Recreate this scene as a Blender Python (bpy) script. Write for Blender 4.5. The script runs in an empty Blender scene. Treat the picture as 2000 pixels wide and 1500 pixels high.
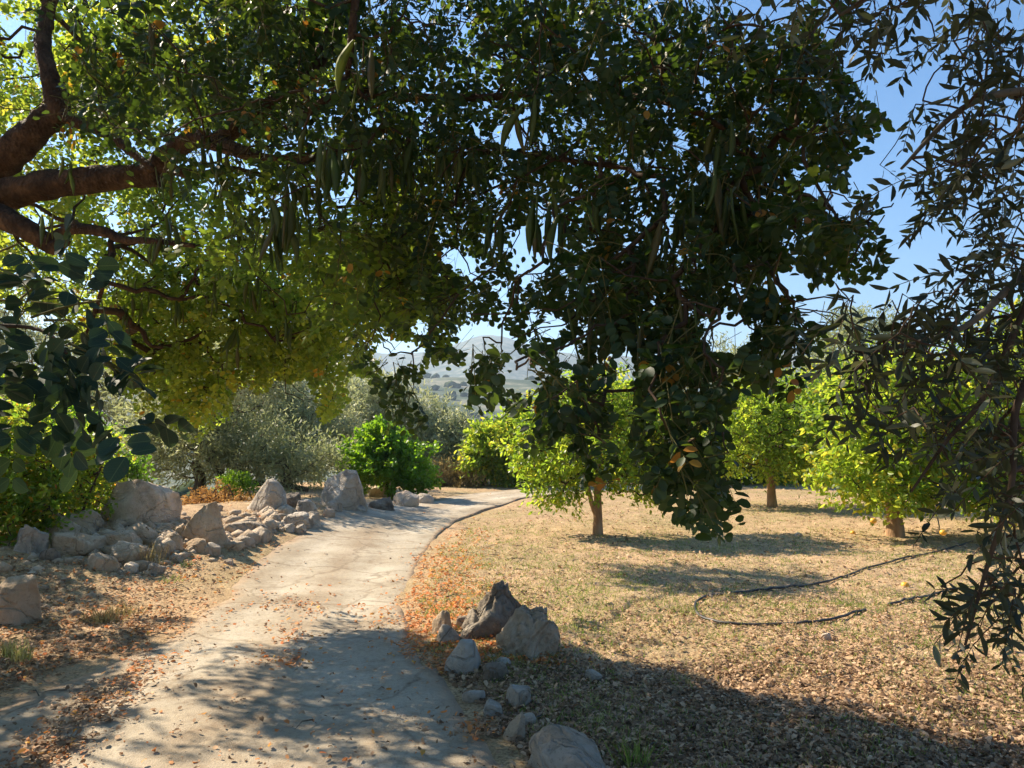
import bpy, math, random
import numpy as np
from mathutils import Vector, noise as mnoise

R = math.radians
rng = np.random.default_rng(7)
random.seed(7)
scn = bpy.context.scene
COL = scn.collection

# ------------------------------------------------------------------ camera
F_PX = 1480.0
PITCH = math.atan(100 / F_PX)
CAMZ = 1.6
cam = bpy.data.objects.new('camera', bpy.data.cameras.new('camera'))
COL.objects.link(cam)
cam.location = (0, 0, CAMZ)
cam.rotation_euler = (math.pi / 2 + PITCH, 0, 0)
cam.data.sensor_width = 36
cam.data.lens = F_PX / 2000 * 36
cam.data.clip_start = 0.05
cam.data.clip_end = 60000
scn.camera = cam

# ------------------------------------------------------------------ sky, sun, exposure
SUN_AZ = R(57)            # degrees to the left of the view axis
SUN_EL = R(38)
w = bpy.data.worlds.new('World')
scn.world = w
w.use_nodes = True
nt = w.node_tree
bg = nt.nodes['Background']
sky = nt.nodes.new('ShaderNodeTexSky')
sky.sky_type = 'NISHITA'
sky.sun_disc = False
sky.sun_elevation = SUN_EL
sky.sun_rotation = -SUN_AZ
sky.altitude = 300
sky.air_density = 1.0
sky.dust_density = 0.1
sky.ozone_density = 1.8
hsv = nt.nodes.new('ShaderNodeHueSaturation'); hsv.inputs['Saturation'].default_value = 1.32
nt.links.new(sky.outputs[0], hsv.inputs['Color']); nt.links.new(hsv.outputs[0], bg.inputs[0])
bg.inputs[1].default_value = 0.08
sd = bpy.data.lights.new('sun', 'SUN')
sd.energy = 5.0
sd.angle = R(0.53)
sd.color = (1.0, 0.87, 0.68)
sun = bpy.data.objects.new('sun', sd)
COL.objects.link(sun)
TO_SUN = Vector((-math.sin(SUN_AZ) * math.cos(SUN_EL), math.cos(SUN_AZ) * math.cos(SUN_EL), math.sin(SUN_EL)))
sun.rotation_euler = TO_SUN.to_track_quat('Z', 'Y').to_euler()
sun.location = (-10, 10, 12)
scn.view_settings.view_transform = 'Standard'
scn.view_settings.look = 'None'
scn.view_settings.exposure = 1.4
scn.view_settings.gamma = 1
scn.view_settings.use_curve_mapping = False
cy = scn.cycles
cy.use_denoising = True
cy.max_bounces = 8
cy.diffuse_bounces = 4
cy.transmission_bounces = 6
cy.transparent_max_bounces = 6
cy.glossy_bounces = 2
cy.volume_bounces = 0
cy.sample_clamp_indirect = 6
cy.caustics_reflective = False
cy.caustics_refractive = False
SKX = math.sin(SUN_AZ) / math.tan(SUN_EL)     # shadow shift per metre of height
SKY = -math.cos(SUN_AZ) / math.tan(SUN_EL)

# ------------------------------------------------------------------ pixel -> world helpers (2000 x 1500 photo)
CT, ST = math.cos(PITCH), math.sin(PITCH)
def ray(px, py):
    u = (px - 1000) / F_PX
    v = (750 - py) / F_PX
    return np.array([u, CT - v * ST, ST + v * CT])
def P(px, py, d):
    r = ray(px, py)
    return np.array([0, 0, CAMZ]) + r * (d / r[1])
def proj(X):
    X = np.atleast_2d(X)
    x, y, z = X[:, 0], X[:, 1], X[:, 2] - CAMZ
    f = y * CT + z * ST
    up = -y * ST + z * CT
    f = np.where(f < 1e-3, 1e-3, f)
    return 1000 + F_PX * x / f, 750 - F_PX * up / f, f

# ------------------------------------------------------------------ numpy noise
def _h(i, j, k, s):
    n = (i * 374761393 + j * 668265263 + k * 2147483647 + s * 1274126177) & 0xffffffff
    n = ((n ^ (n >> 13)) * 1274126177) & 0xffffffff
    return ((n ^ (n >> 16)) & 0xffff) / 65535.0
def vnoise(x, y, s=0):
    xi = np.floor(x).astype(np.int64); yi = np.floor(y).astype(np.int64)
    fx = x - xi; fy = y - yi
    fx = fx * fx * (3 - 2 * fx); fy = fy * fy * (3 - 2 * fy)
    a = _h(xi, yi, 0, s); b = _h(xi + 1, yi, 0, s); c = _h(xi, yi + 1, 0, s); d = _h(xi + 1, yi + 1, 0, s)
    return (a * (1 - fx) + b * fx) * (1 - fy) + (c * (1 - fx) + d * fx) * fy
def fbm(x, y, o=4, s=0):
    r = 0; a = 0.5
    for k in range(o):
        r = r + a * (vnoise(x, y, s + k) - .5)
        x = x * 2.03 + 17.1; y = y * 2.03 + 5.3; a *= .5
    return r
def sstep(a, b, x):
    t = np.clip((x - a) / (b - a), 0, 1)
    return t * t * (3 - 2 * t)

# ------------------------------------------------------------------ terrain
def flat_pt(px, py):
    r = ray(px, py)
    t = -CAMZ / r[2]
    return np.array([r[0] * t, r[1] * t])
ROAD_R = [(1180, 1750), (1080, 1600), (1000, 1500), (935, 1425), (865, 1335), (812, 1265), (792, 1200), (796, 1150), (818, 1105), (850, 1060), (885, 1027), (930, 1002), (985, 985), (1045, 971)]
ROAD_L = [(-700, 1750), (-520, 1600), (-390, 1500), (-230, 1445), (0, 1368), (170, 1302), (310, 1240), (410, 1175), (470, 1125), (540, 1080), (610, 1045), (660, 1018), (745, 995), (848, 974)]
RR = np.array([flat_pt(*p) for p in ROAD_R]); RL = np.array([flat_pt(*p) for p in ROAD_L])
RR = np.vstack([RR, [[2.6, 21.4], [5.0, 23.6], [6.6, 28], [7.6, 36]]])
RL = np.vstack([RL, [[0.2, 23.4], [2.6, 25.8], [3.9, 29.5], [4.8, 37]]])
RR = np.vstack([[[1.4, -2.5], [1.25, 0.3]], RR]); RL = np.vstack([[[-2.6, -2.5], [-2.5, 0.3]], RL])
def resample(A, n):
    t = np.linspace(0, len(A) - 1, n)
    i = np.clip(t.astype(int), 0, len(A) - 2); f = (t - i)[:, None]
    p0 = A[np.clip(i - 1, 0, len(A) - 1)]; p1 = A[i]; p2 = A[i + 1]; p3 = A[np.clip(i + 2, 0, len(A) - 1)]
    return .5 * ((2 * p1) + (-p0 + p2) * f + (2 * p0 - 5 * p1 + 4 * p2 - p3) * f**2 + (-p0 + 3 * p1 - 3 * p2 + p3) * f**3)
NR = 420
RRs = resample(RR, NR); RLs = resample(RL, NR)
_e = fbm(np.arange(NR) * .13, np.zeros(NR), 3, 5)[:, None]; RRs = RRs + _e * .13
_e = fbm(np.arange(NR) * .11, np.ones(NR) * 9, 3, 6)[:, None]; RLs = RLs + _e * .30
RC = (RRs + RLs) / 2; RW = np.linalg.norm(RRs - RLs, axis=1) / 2
def road_d(x, y):
    """signed: <0 inside the road, >0 metres outside; also side (+1 right)"""
    x = np.asarray(x, float).ravel(); y = np.asarray(y, float).ravel()
    best = np.full(x.shape, 1e9); side = np.zeros(x.shape)
    T = np.gradient(RC, axis=0); T /= np.linalg.norm(T, axis=1)[:, None] + 1e-9
    for k in range(0, NR, 3):
        dx = x - RC[k, 0]; dy = y - RC[k, 1]
        d = np.hypot(dx, dy) - RW[k]
        m = d < best
        best = np.where(m, d, best)
        side = np.where(m, np.sign(dx * T[k, 1] - dy * T[k, 0]), side)
    return best, side
BUMPS = [(-5.6, 10.6, 2.1, 1.5, .46), (-4.6, 13.0, 2.2, 1.6, .40), (-6.0, 8.2, 1.8, 1.6, .30), (-3.7, 15.6, 1.5, 1.8, .30), (0.05, 5.9, .55, .6, .10), (-4.3, 9.6, .8, .8, .12)]
def height(x, y):
    x = np.asarray(x, float); y = np.asarray(y, float)
    r = np.hypot(x, y)
    z = np.zeros_like(x)
    near = 1 - sstep(28, 60, r)
    for bx, by, sx, sy, h in BUMPS:
        z = z + h * np.exp(-(((x - bx) / sx) ** 2 + ((y - by) / sy) ** 2))
    z = z + near * (fbm(x * .35, y * .35, 3, 11) * .10)
    # the plot falls away past the crest, then the valley and the hills
    fall = sstep(25.5, 60, r) * 4 + sstep(50, 260, r) * 30
    z = z - fall
    left = sstep(-7.5, -11, x) * (1 - sstep(30, 60, r)) * .5
    z = z - left
    az = np.arctan2(x, np.maximum(y, 1e-3))
    ang = np.arctan2(x, y)
    hill = np.exp(-((ang + .10) / .42) ** 2)
    z = z + sstep(150, 760, r) * (66 + 14 * hill + 60 * fbm(x / 300., y / 300., 5, 21)) * (1 - .35 * sstep(850, 1300, r))
    z = z + sstep(1150, 2300, r) * (225 + 130 * fbm(ang * 5.1 + 4, r / 900., 6, 31) + 50 * np.exp(-((ang + .03) / .07) ** 2) - 20 * sstep(.12, .3, ang))
    return z
def small_relief(x, y):
    d, s = road_d(x, y); d = d.reshape(np.shape(x))
    off = sstep(-.12, .3, d)
    r = np.hypot(x, y)
    amp = (1 - sstep(18, 34, r))
    return off * amp * (fbm(x * 3.2, y * 3.2, 3, 41) * .06 + np.abs(fbm(x * 9, y * 9, 2, 51)) * .08) - (1 - sstep(-.42, -.10, d)) * .035 * amp + .012 * off * amp
_TS = np.concatenate([np.arange(1.0, 14, .06), np.arange(14, 40, .12)])
def GH(px, py):
    r = ray(px, py); o = np.array([0, 0, CAMZ])
    q = o + r * _TS[:, None]
    dz = q[:, 2] - height(q[:, 0], q[:, 1])
    i = np.where(dz <= 0)[0]
    if not len(i): return o + r * 40
    i = max(int(i[0]), 1)
    f = dz[i - 1] / (dz[i - 1] - dz[i] + 1e-9)
    t = _TS[i - 1] + (_TS[i] - _TS[i - 1]) * f
    return o + r * t

# ------------------------------------------------------------------ object helpers
def link(name, me, parent=None, loc=None, mat=None, kind=None, world=None):
    o = bpy.data.objects.new(name, me)
    COL.objects.link(o)
    if mat is not None and me is not None and not me.materials:
        me.materials.append(mat)
    if parent is not None:
        o.parent = parent
    if loc is not None: o.location = loc
    if kind: o['kind'] = kind
    return o
def mesh_np(name, V, F3, mat=None, tint=None, smooth=False, F4=None):
    me = bpy.data.meshes.new(name)
    V = np.asarray(V, np.float32).reshape(-1, 3)
    me.vertices.add(len(V)); me.vertices.foreach_set('co', V.ravel())
    parts, ls, lt = [], [], []
    n = 0
    if F3 is not None and len(F3):
        F3 = np.asarray(F3, np.int32); parts.append(F3.ravel()); ls.append(np.arange(len(F3)) * 3); n = len(F3) * 3
    if F4 is not None and len(F4):
        F4 = np.asarray(F4, np.int32); parts.append(F4.ravel()); ls.append(n + np.arange(len(F4)) * 4)
    loops = np.concatenate(parts).astype(np.int32); starts = np.concatenate(ls).astype(np.int32)
    me.loops.add(len(loops)); me.loops.foreach_set('vertex_index', loops)
    me.polygons.add(len(starts)); me.polygons.foreach_set('loop_start', starts)
    me.update(calc_edges=True)
    if smooth: me.polygons.foreach_set('use_smooth', np.ones(len(starts), bool))
    if tint is not None:
        a = me.attributes.new('tint', 'FLOAT', 'FACE'); a.data.foreach_set('value', np.asarray(tint, np.float32))
    if mat: me.materials.append(mat)
    me.validate()
    return me
def thing(name, label, cat, loc=(0, 0, 0), group=None):
    o = bpy.data.objects.new(name, None); COL.objects.link(o); o.location = loc
    o.empty_display_size = .2
    o['label'] = label; o['category'] = cat
    if group: o['group'] = group
    return o
def tag(o, label, cat, group=None):
    o['label'] = label; o['category'] = cat
    if group: o['group'] = group
    return o
def nrm(a):
    return a / (np.linalg.norm(a, axis=-1, keepdims=True) + 1e-9)

# ------------------------------------------------------------------ materials
def new_mat(name):
    m = bpy.data.materials.new(name); m.use_nodes = True
    n = m.node_tree; n.nodes.clear()
    return m, n, n.nodes, n.links
def N(ns, t, **kw):
    x = ns.new(t)
    for k, v in kw.items(): setattr(x, k, v)
    return x
def ramp(ns, stops, interp='LINEAR'):
    r = ns.new('ShaderNodeValToRGB'); cr = r.color_ramp; cr.interpolation = interp
    while len(cr.elements) > 1: cr.elements.remove(cr.elements[-1])
    cr.elements[0].position = stops[0][0]; cr.elements[0].color = (*stops[0][1], 1)
    for p, c in stops[1:]:
        e = cr.elements.new(p); e.color = (*c, 1)
    return r
def leaf_mat(name, stops, tstops, trans=.45, rough=.45, spec=.4):
    m, n, ns, lk = new_mat(name)
    at = N(ns, 'ShaderNodeAttribute', attribute_name='tint')
    r1 = ramp(ns, stops); r2 = ramp(ns, tstops)
    lk.new(at.outputs['Fac'], r1.inputs[0]); lk.new(at.outputs['Fac'], r2.inputs[0])
    pb = N(ns, 'ShaderNodeBsdfPrincipled'); pb.inputs['Roughness'].default_value = rough
    pb.inputs['Specular IOR Level'].default_value = spec
    tc = N(ns, 'ShaderNodeTexCoord'); nz = N(ns, 'ShaderNodeTexNoise'); nz.inputs['Scale'].default_value = 60
    lk.new(tc.outputs['Object'], nz.inputs[0])
    hs = N(ns, 'ShaderNodeHueSaturation'); mp = N(ns, 'ShaderNodeMapRange'); mp.inputs['To Min'].default_value = .75; mp.inputs['To Max'].default_value = 1.25
    lk.new(nz.outputs[0], mp.inputs[0]); lk.new(mp.outputs[0], hs.inputs['Value']); lk.new(r1.outputs[0], hs.inputs['Color'])
    lk.new(hs.outputs[0], pb.inputs['Base Color'])
    tr = N(ns, 'ShaderNodeBsdfTranslucent'); lk.new(r2.outputs[0], tr.inputs[0])
    mx = N(ns, 'ShaderNodeMixShader'); mx.inputs[0].default_value = trans
    lk.new(pb.outputs[0], mx.inputs[1]); lk.new(tr.outputs[0], mx.inputs[2])
    out = N(ns, 'ShaderNodeOutputMaterial'); lk.new(mx.outputs[0], out.inputs[0])
    return m
M = {}
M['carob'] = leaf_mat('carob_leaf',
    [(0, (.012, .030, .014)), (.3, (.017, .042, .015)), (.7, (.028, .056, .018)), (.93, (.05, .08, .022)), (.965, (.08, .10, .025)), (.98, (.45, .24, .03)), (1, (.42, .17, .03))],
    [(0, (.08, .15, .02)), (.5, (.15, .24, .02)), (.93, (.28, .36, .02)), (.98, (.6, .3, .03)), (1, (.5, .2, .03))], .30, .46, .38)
M['carob_spray'] = leaf_mat('carob_leaf_glaucous', [(0, (.018, .040, .024)), (1, (.038, .078, .042))], [(0, (.05, .1, .03)), (1, (.1, .16, .03))], .14, .62, .3)
def add_midrib(m):
    n = m.node_tree; ns, lk = n.nodes, n.links
    pb = next(q for q in ns if q.type == 'BSDF_PRINCIPLED'); src = pb.inputs['Base Color'].links[0].from_socket
    tc = N(ns, 'ShaderNodeTexCoord'); sp = N(ns, 'ShaderNodeSeparateXYZ'); lk.new(tc.outputs['Object'], sp.inputs[0])
    ab = N(ns, 'ShaderNodeMath', operation='ABSOLUTE'); lk.new(sp.outputs[1], ab.inputs[0])
    r = ramp(ns, [(0, (.30,) * 3), (.014, (.30,) * 3), (.028, (0,) * 3)]); lk.new(ab.outputs[0], r.inputs[0])
    # side veins run out and forward from the midrib
    md = N(ns, 'ShaderNodeMath', operation='MULTIPLY_ADD'); md.inputs[1].default_value = -.6; lk.new(ab.outputs[0], md.inputs[0]); lk.new(sp.outputs[0], md.inputs[2])
    pp = N(ns, 'ShaderNodeMath', operation='PINGPONG'); pp.inputs[1].default_value = .055; lk.new(md.outputs[0], pp.inputs[0])
    r2 = ramp(ns, [(0, (.10,) * 3), (.006, (.06,) * 3), (.014, (0,) * 3)]); lk.new(pp.outputs[0], r2.inputs[0])
    mx = N(ns, 'ShaderNodeMath', operation='MAXIMUM'); lk.new(r.outputs[0], mx.inputs[0]); lk.new(r2.outputs[0], mx.inputs[1])
    nz = N(ns, 'ShaderNodeTexNoise'); nz.inputs['Scale'].default_value = 5; nz.inputs['Detail'].default_value = 6
    oi = N(ns, 'ShaderNodeObjectInfo'); va = N(ns, 'ShaderNodeVectorMath', operation='ADD'); lk.new(tc.outputs['Object'], va.inputs[0])
    ml = N(ns, 'ShaderNodeMath', operation='MULTIPLY'); ml.inputs[1].default_value = 50; lk.new(oi.outputs['Random'], ml.inputs[0]); lk.new(ml.outputs[0], va.inputs[1]); lk.new(va.outputs[0], nz.inputs[0])
    r3 = ramp(ns, [(.62, (0,) * 3), (.70, (.55,) * 3)]); lk.new(nz.outputs[0], r3.inputs[0])
    c1 = N(ns, 'ShaderNodeMixRGB'); c1.inputs[2].default_value = (.22, .27, .12, 1); lk.new(mx.outputs[0], c1.inputs[0]); lk.new(src, c1.inputs[1])
    c2 = N(ns, 'ShaderNodeMixRGB'); c2.inputs[2].default_value = (.09, .065, .03, 1); lk.new(r3.outputs[0], c2.inputs[0]); lk.new(c1.outputs[0], c2.inputs[1])
    lk.new(c2.outputs[0], pb.inputs['Base Color'])
add_midrib(M['carob_spray'])
M['carob_lit_tone'] = leaf_mat('carob_leaf_sunlit_tone',  # lighter copy of the carob leaf, sunlit glow put into its colours
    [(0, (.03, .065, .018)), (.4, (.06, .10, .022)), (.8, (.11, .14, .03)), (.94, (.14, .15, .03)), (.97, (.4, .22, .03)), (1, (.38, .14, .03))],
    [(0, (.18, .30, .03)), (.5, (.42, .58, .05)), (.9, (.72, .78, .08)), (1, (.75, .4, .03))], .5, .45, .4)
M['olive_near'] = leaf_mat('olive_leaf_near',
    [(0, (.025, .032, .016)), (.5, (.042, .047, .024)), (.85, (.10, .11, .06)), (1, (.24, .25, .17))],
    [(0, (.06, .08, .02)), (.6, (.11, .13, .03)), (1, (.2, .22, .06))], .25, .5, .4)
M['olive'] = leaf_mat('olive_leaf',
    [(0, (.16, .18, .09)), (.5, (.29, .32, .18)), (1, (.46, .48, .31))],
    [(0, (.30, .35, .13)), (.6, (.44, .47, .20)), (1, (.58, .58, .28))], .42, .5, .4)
M['citrus'] = leaf_mat('citrus_leaf',
    [(0, (.04, .085, .015)), (.5, (.085, .155, .02)), (.85, (.17, .24, .025)), (.96, (.42, .38, .03)), (1, (.5, .3, .03))],
    [(0, (.20, .36, .03)), (.5, (.44, .62, .04)), (.9, (.78, .84, .08)), (1, (.85, .65, .05))], .52, .42, .4)
M['bush'] = leaf_mat('bright_bush_leaf',
    [(0, (.045, .12, .015)), (.6, (.09, .20, .02)), (1, (.17, .27, .03))],
    [(0, (.20, .42, .02)), (.6, (.32, .56, .02)), (1, (.5, .65, .03))], .5, .45, .4)
M['autumn'] = leaf_mat('autumn_shrub_leaf',
    [(0, (.035, .09, .02)), (.45, (.09, .16, .02)), (.8, (.22, .24, .03)), (.93, (.45, .30, .03)), (1, (.45, .14, .02))],
    [(0, (.28, .48, .04)), (.45, (.50, .66, .05)), (.85, (.78, .74, .06)), (1, (.8, .35, .04))], .55, .45, .4)
M['dry'] = leaf_mat('dry_bracken_frond',
    [(0, (.38, .19, .07)), (.6, (.52, .29, .11)), (1, (.62, .42, .2))],
    [(0, (.5, .25, .06)), (1, (.65, .4, .12))], .35, .7, .1)
M['straw'] = leaf_mat('dry_grass',
    [(0, (.28, .20, .09)), (.6, (.42, .33, .16)), (1, (.5, .42, .24))],
    [(0, (.4, .3, .1)), (1, (.55, .45, .2))], .3, .7, .1)
M['grass'] = leaf_mat('ground_grass',
    [(0, (.12, .19, .035)), (.4, (.26, .29, .08)), (.6, (.54, .43, .22)), (1, (.70, .54, .33))],
    [(0, (.2, .34, .04)), (.5, (.36, .42, .07)), (1, (.55, .45, .2))], .35, .6, .2)
M['litter'] = leaf_mat('fallen_leaf',
    [(0, (.10, .06, .035)), (.2, (.25, .155, .085)), (.42, (.54, .35, .21)), (.58, (.64, .46, .29)), (.7, (.70, .40, .20)), (.82, (.62, .26, .09)), (.93, (.64, .17, .045)), (1, (.66, .38, .08))],
    [(0, (.2, .1, .05)), (.5, (.5, .32, .18)), (.85, (.7, .25, .06)), (1, (.7, .4, .08))], .22, .7, .15)
M['pod'] = leaf_mat('carob_pod',
    [(0, (.05, .085, .02)), (.6, (.10, .13, .03)), (.9, (.13, .13, .035)), (1, (.13, .07, .03))],
    [(0, (.26, .38, .05)), (1, (.38, .42, .06))], .34, .45, .4)

def bark_mat(name, c1, c2, c3, scale=9, bump=.5, stretch=(1, 1, .35)):
    m, n, ns, lk = new_mat(name)
    tc = N(ns, 'ShaderNodeTexCoord'); mpn = N(ns, 'ShaderNodeMapping'); mpn.inputs['Scale'].default_value = stretch
    lk.new(tc.outputs['Object'], mpn.inputs[0])
    n1 = N(ns, 'ShaderNodeTexNoise'); n1.inputs['Scale'].default_value = scale; n1.inputs['Detail'].default_value = 8; n1.inputs['Roughness'].default_value = .65
    lk.new(mpn.outputs[0], n1.inputs[0])
    vo = N(ns, 'ShaderNodeTexVoronoi'); vo.inputs['Scale'].default_value = scale * 5; lk.new(mpn.outputs[0], vo.inputs[0])
    r = ramp(ns, [(.3, c1), (.5, c2), (.7, c3)]); lk.new(n1.outputs[0], r.inputs[0])
    pb = N(ns, 'ShaderNodeBsdfPrincipled'); pb.inputs['Roughness'].default_value = .85; pb.inputs['Specular IOR Level'].default_value = .2
    lk.new(r.outputs[0], pb.inputs['Base Color'])
    ad = N(ns, 'ShaderNodeMath', operation='ADD'); lk.new(n1.outputs[0], ad.inputs[0]); 
    ml = N(ns, 'ShaderNodeMath', operation='MULTIPLY'); ml.inputs[1].default_value = .5; lk.new(vo.outputs['Distance'], ml.inputs[0]); lk.new(ml.outputs[0], ad.inputs[1])
    bp = N(ns, 'ShaderNodeBump'); bp.inputs['Strength'].default_value = bump; bp.inputs['Distance'].default_value = .02
    lk.new(ad.outputs[0], bp.inputs['Height']); lk.new(bp.outputs[0], pb.inputs['Normal'])
    out = N(ns, 'ShaderNodeOutputMaterial'); lk.new(pb.outputs[0], out.inputs[0])
    return m
M['bark_red'] = bark_mat('carob_bark', (.03, .018, .012), (.078, .045, .028), (.18, .105, .06), 11, 1.0, (1, 1, .8))
M['twig'] = bark_mat('dark_twig', (.045, .028, .018), (.08, .05, .032), (.13, .09, .055), 14, .3)
M['bark_olive'] = bark_mat('olive_bark', (.05, .042, .032), (.10, .085, .065), (.19, .165, .13), 6, .9)
M['bark_citrus'] = bark_mat('citrus_bark', (.22, .12, .06), (.36, .22, .12), (.5, .34, .20), 7, .5)
M['petiole'] = bark_mat('leaf_stalk', (.10, .10, .03), (.17, .15, .05), (.25, .2, .08), 20, .1)

def rock_mat(name, dark, mid, light, stain, lichen=.0, seed=0.):
    m, n, ns, lk = new_mat(name)
    tc = N(ns, 'ShaderNodeTexCoord'); mpn = N(ns, 'ShaderNodeMapping'); mpn.inputs['Location'].default_value = (seed, seed * 2, seed * 3)
    lk.new(tc.outputs['Object'], mpn.inputs[0])
    oi = N(ns, 'ShaderNodeObjectInfo'); ofs = N(ns, 'ShaderNodeVectorMath', operation='ADD')
    sc_ = N(ns, 'ShaderNodeMath', operation='MULTIPLY'); sc_.inputs[1].default_value = 37.
    lk.new(oi.outputs['Random'], sc_.inputs[0]); lk.new(mpn.outputs[0], ofs.inputs[0]); lk.new(sc_.outputs[0], ofs.inputs[1])
    n1 = N(ns, 'ShaderNodeTexNoise'); n1.inputs['Scale'].default_value = 2.6; n1.inputs['Detail'].default_value = 9; n1.inputs['Roughness'].default_value = .68
    n2 = N(ns, 'ShaderNodeTexNoise'); n2.inputs['Scale'].default_value = 1.3; n2.inputs['Detail'].default_value = 4; n2.inputs['Distortion'].default_value = 1.2
    n3 = N(ns, 'ShaderNodeTexNoise'); n3.inputs['Scale'].default_value = 24; n3.inputs['Detail'].default_value = 10; n3.inputs['Roughness'].default_value = .72
    vo = N(ns, 'ShaderNodeTexVoronoi', feature='DISTANCE_TO_EDGE'); vo.inputs['Scale'].default_value = 2.4
    for q in (n1, n2, n3): lk.new(ofs.outputs[0], q.inputs[0])
    wv = N(ns, 'ShaderNodeVectorMath', operation='ADD'); lk.new(ofs.outputs[0], wv.inputs[0]); lk.new(n2.outputs[1], wv.inputs[1]); lk.new(wv.outputs[0], vo.inputs[0])
    r = ramp(ns, [(.32, dark), (.48, mid), (.66, light)]); lk.new(n1.outputs[0], r.inputs[0])
    rs = ramp(ns, [(.47, (0, 0, 0)), (.62, (1, 1, 1))]); lk.new(n2.outputs[0], rs.inputs[0])
    mx = N(ns, 'ShaderNodeMixRGB'); mx.inputs[2].default_value = (*stain, 1)
    ms = N(ns, 'ShaderNodeMath', operation='MULTIPLY'); ms.inputs[1].default_value = .55; lk.new(rs.outputs[0], ms.inputs[0])
    lk.new(ms.outputs[0], mx.inputs[0]); lk.new(r.outputs[0], mx.inputs[1])
    # dark lichen specks
    rl = ramp(ns, [(.56, (0, 0, 0)), (.66, (1, 1, 1))]); lk.new(n3.outputs[0], rl.inputs[0])
    mx2 = N(ns, 'ShaderNodeMixRGB'); mx2.inputs[2].default_value = (dark[0] * .45, dark[1] * .45, dark[2] * .45, 1)
    m2 = N(ns, 'ShaderNodeMath', operation='MULTIPLY'); m2.inputs[1].default_value = .35 + lichen; lk.new(rl.outputs[0], m2.inputs[0])
    lk.new(m2.outputs[0], mx2.inputs[0]); lk.new(mx.outputs[0], mx2.inputs[1])
    pb = N(ns, 'ShaderNodeBsdfPrincipled'); pb.inputs['Roughness'].default_value = .9; pb.inputs['Specular IOR Level'].default_value = .2
    lk.new(mx2.outputs[0], pb.inputs['Base Color'])
    cr = ramp(ns, [(0, (0, 0, 0)), (.05, (1, 1, 1))]); lk.new(vo.outputs[0], cr.inputs[0])
    a1 = N(ns, 'ShaderNodeMath', operation='MULTIPLY_ADD'); a1.inputs[1].default_value = .25; lk.new(cr.outputs[0], a1.inputs[0]); lk.new(n1.outputs[0], a1.inputs[2])
    a2 = N(ns, 'ShaderNodeMath', operation='MULTIPLY_ADD'); a2.inputs[1].default_value = .34; lk.new(n3.outputs[0], a2.inputs[0]); lk.new(a1.outputs[0], a2.inputs[2])
    bp = N(ns, 'ShaderNodeBump'); bp.inputs['Strength'].default_value = 1.0; bp.inputs['Distance'].default_value = .09
    lk.new(a2.outputs[0], bp.inputs['Height']); lk.new(bp.outputs[0], pb.inputs['Normal'])
    out = N(ns, 'ShaderNodeOutputMaterial'); lk.new(pb.outputs[0], out.inputs[0])
    return m
M['rock_pale'] = rock_mat('pale_limestone', (.36, .28, .21), (.64, .49, .36), (.78, .65, .50), (.50, .33, .20))
M['rock_grey'] = rock_mat('grey_limestone', (.25, .215, .18), (.48, .41, .33), (.64, .57, .48), (.42, .32, .22), .1, 3.)
M['rock_dark'] = rock_mat('weathered_dark_rock', (.07, .056, .045), (.19, .155, .12), (.38, .32, .25), (.26, .18, .11), .3, 7.)
M['rock_tan'] = rock_mat('tan_rock', (.32, .23, .15), (.55, .42, .29), (.70, .57, .43), (.46, .30, .17), .1, 5.)

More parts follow.
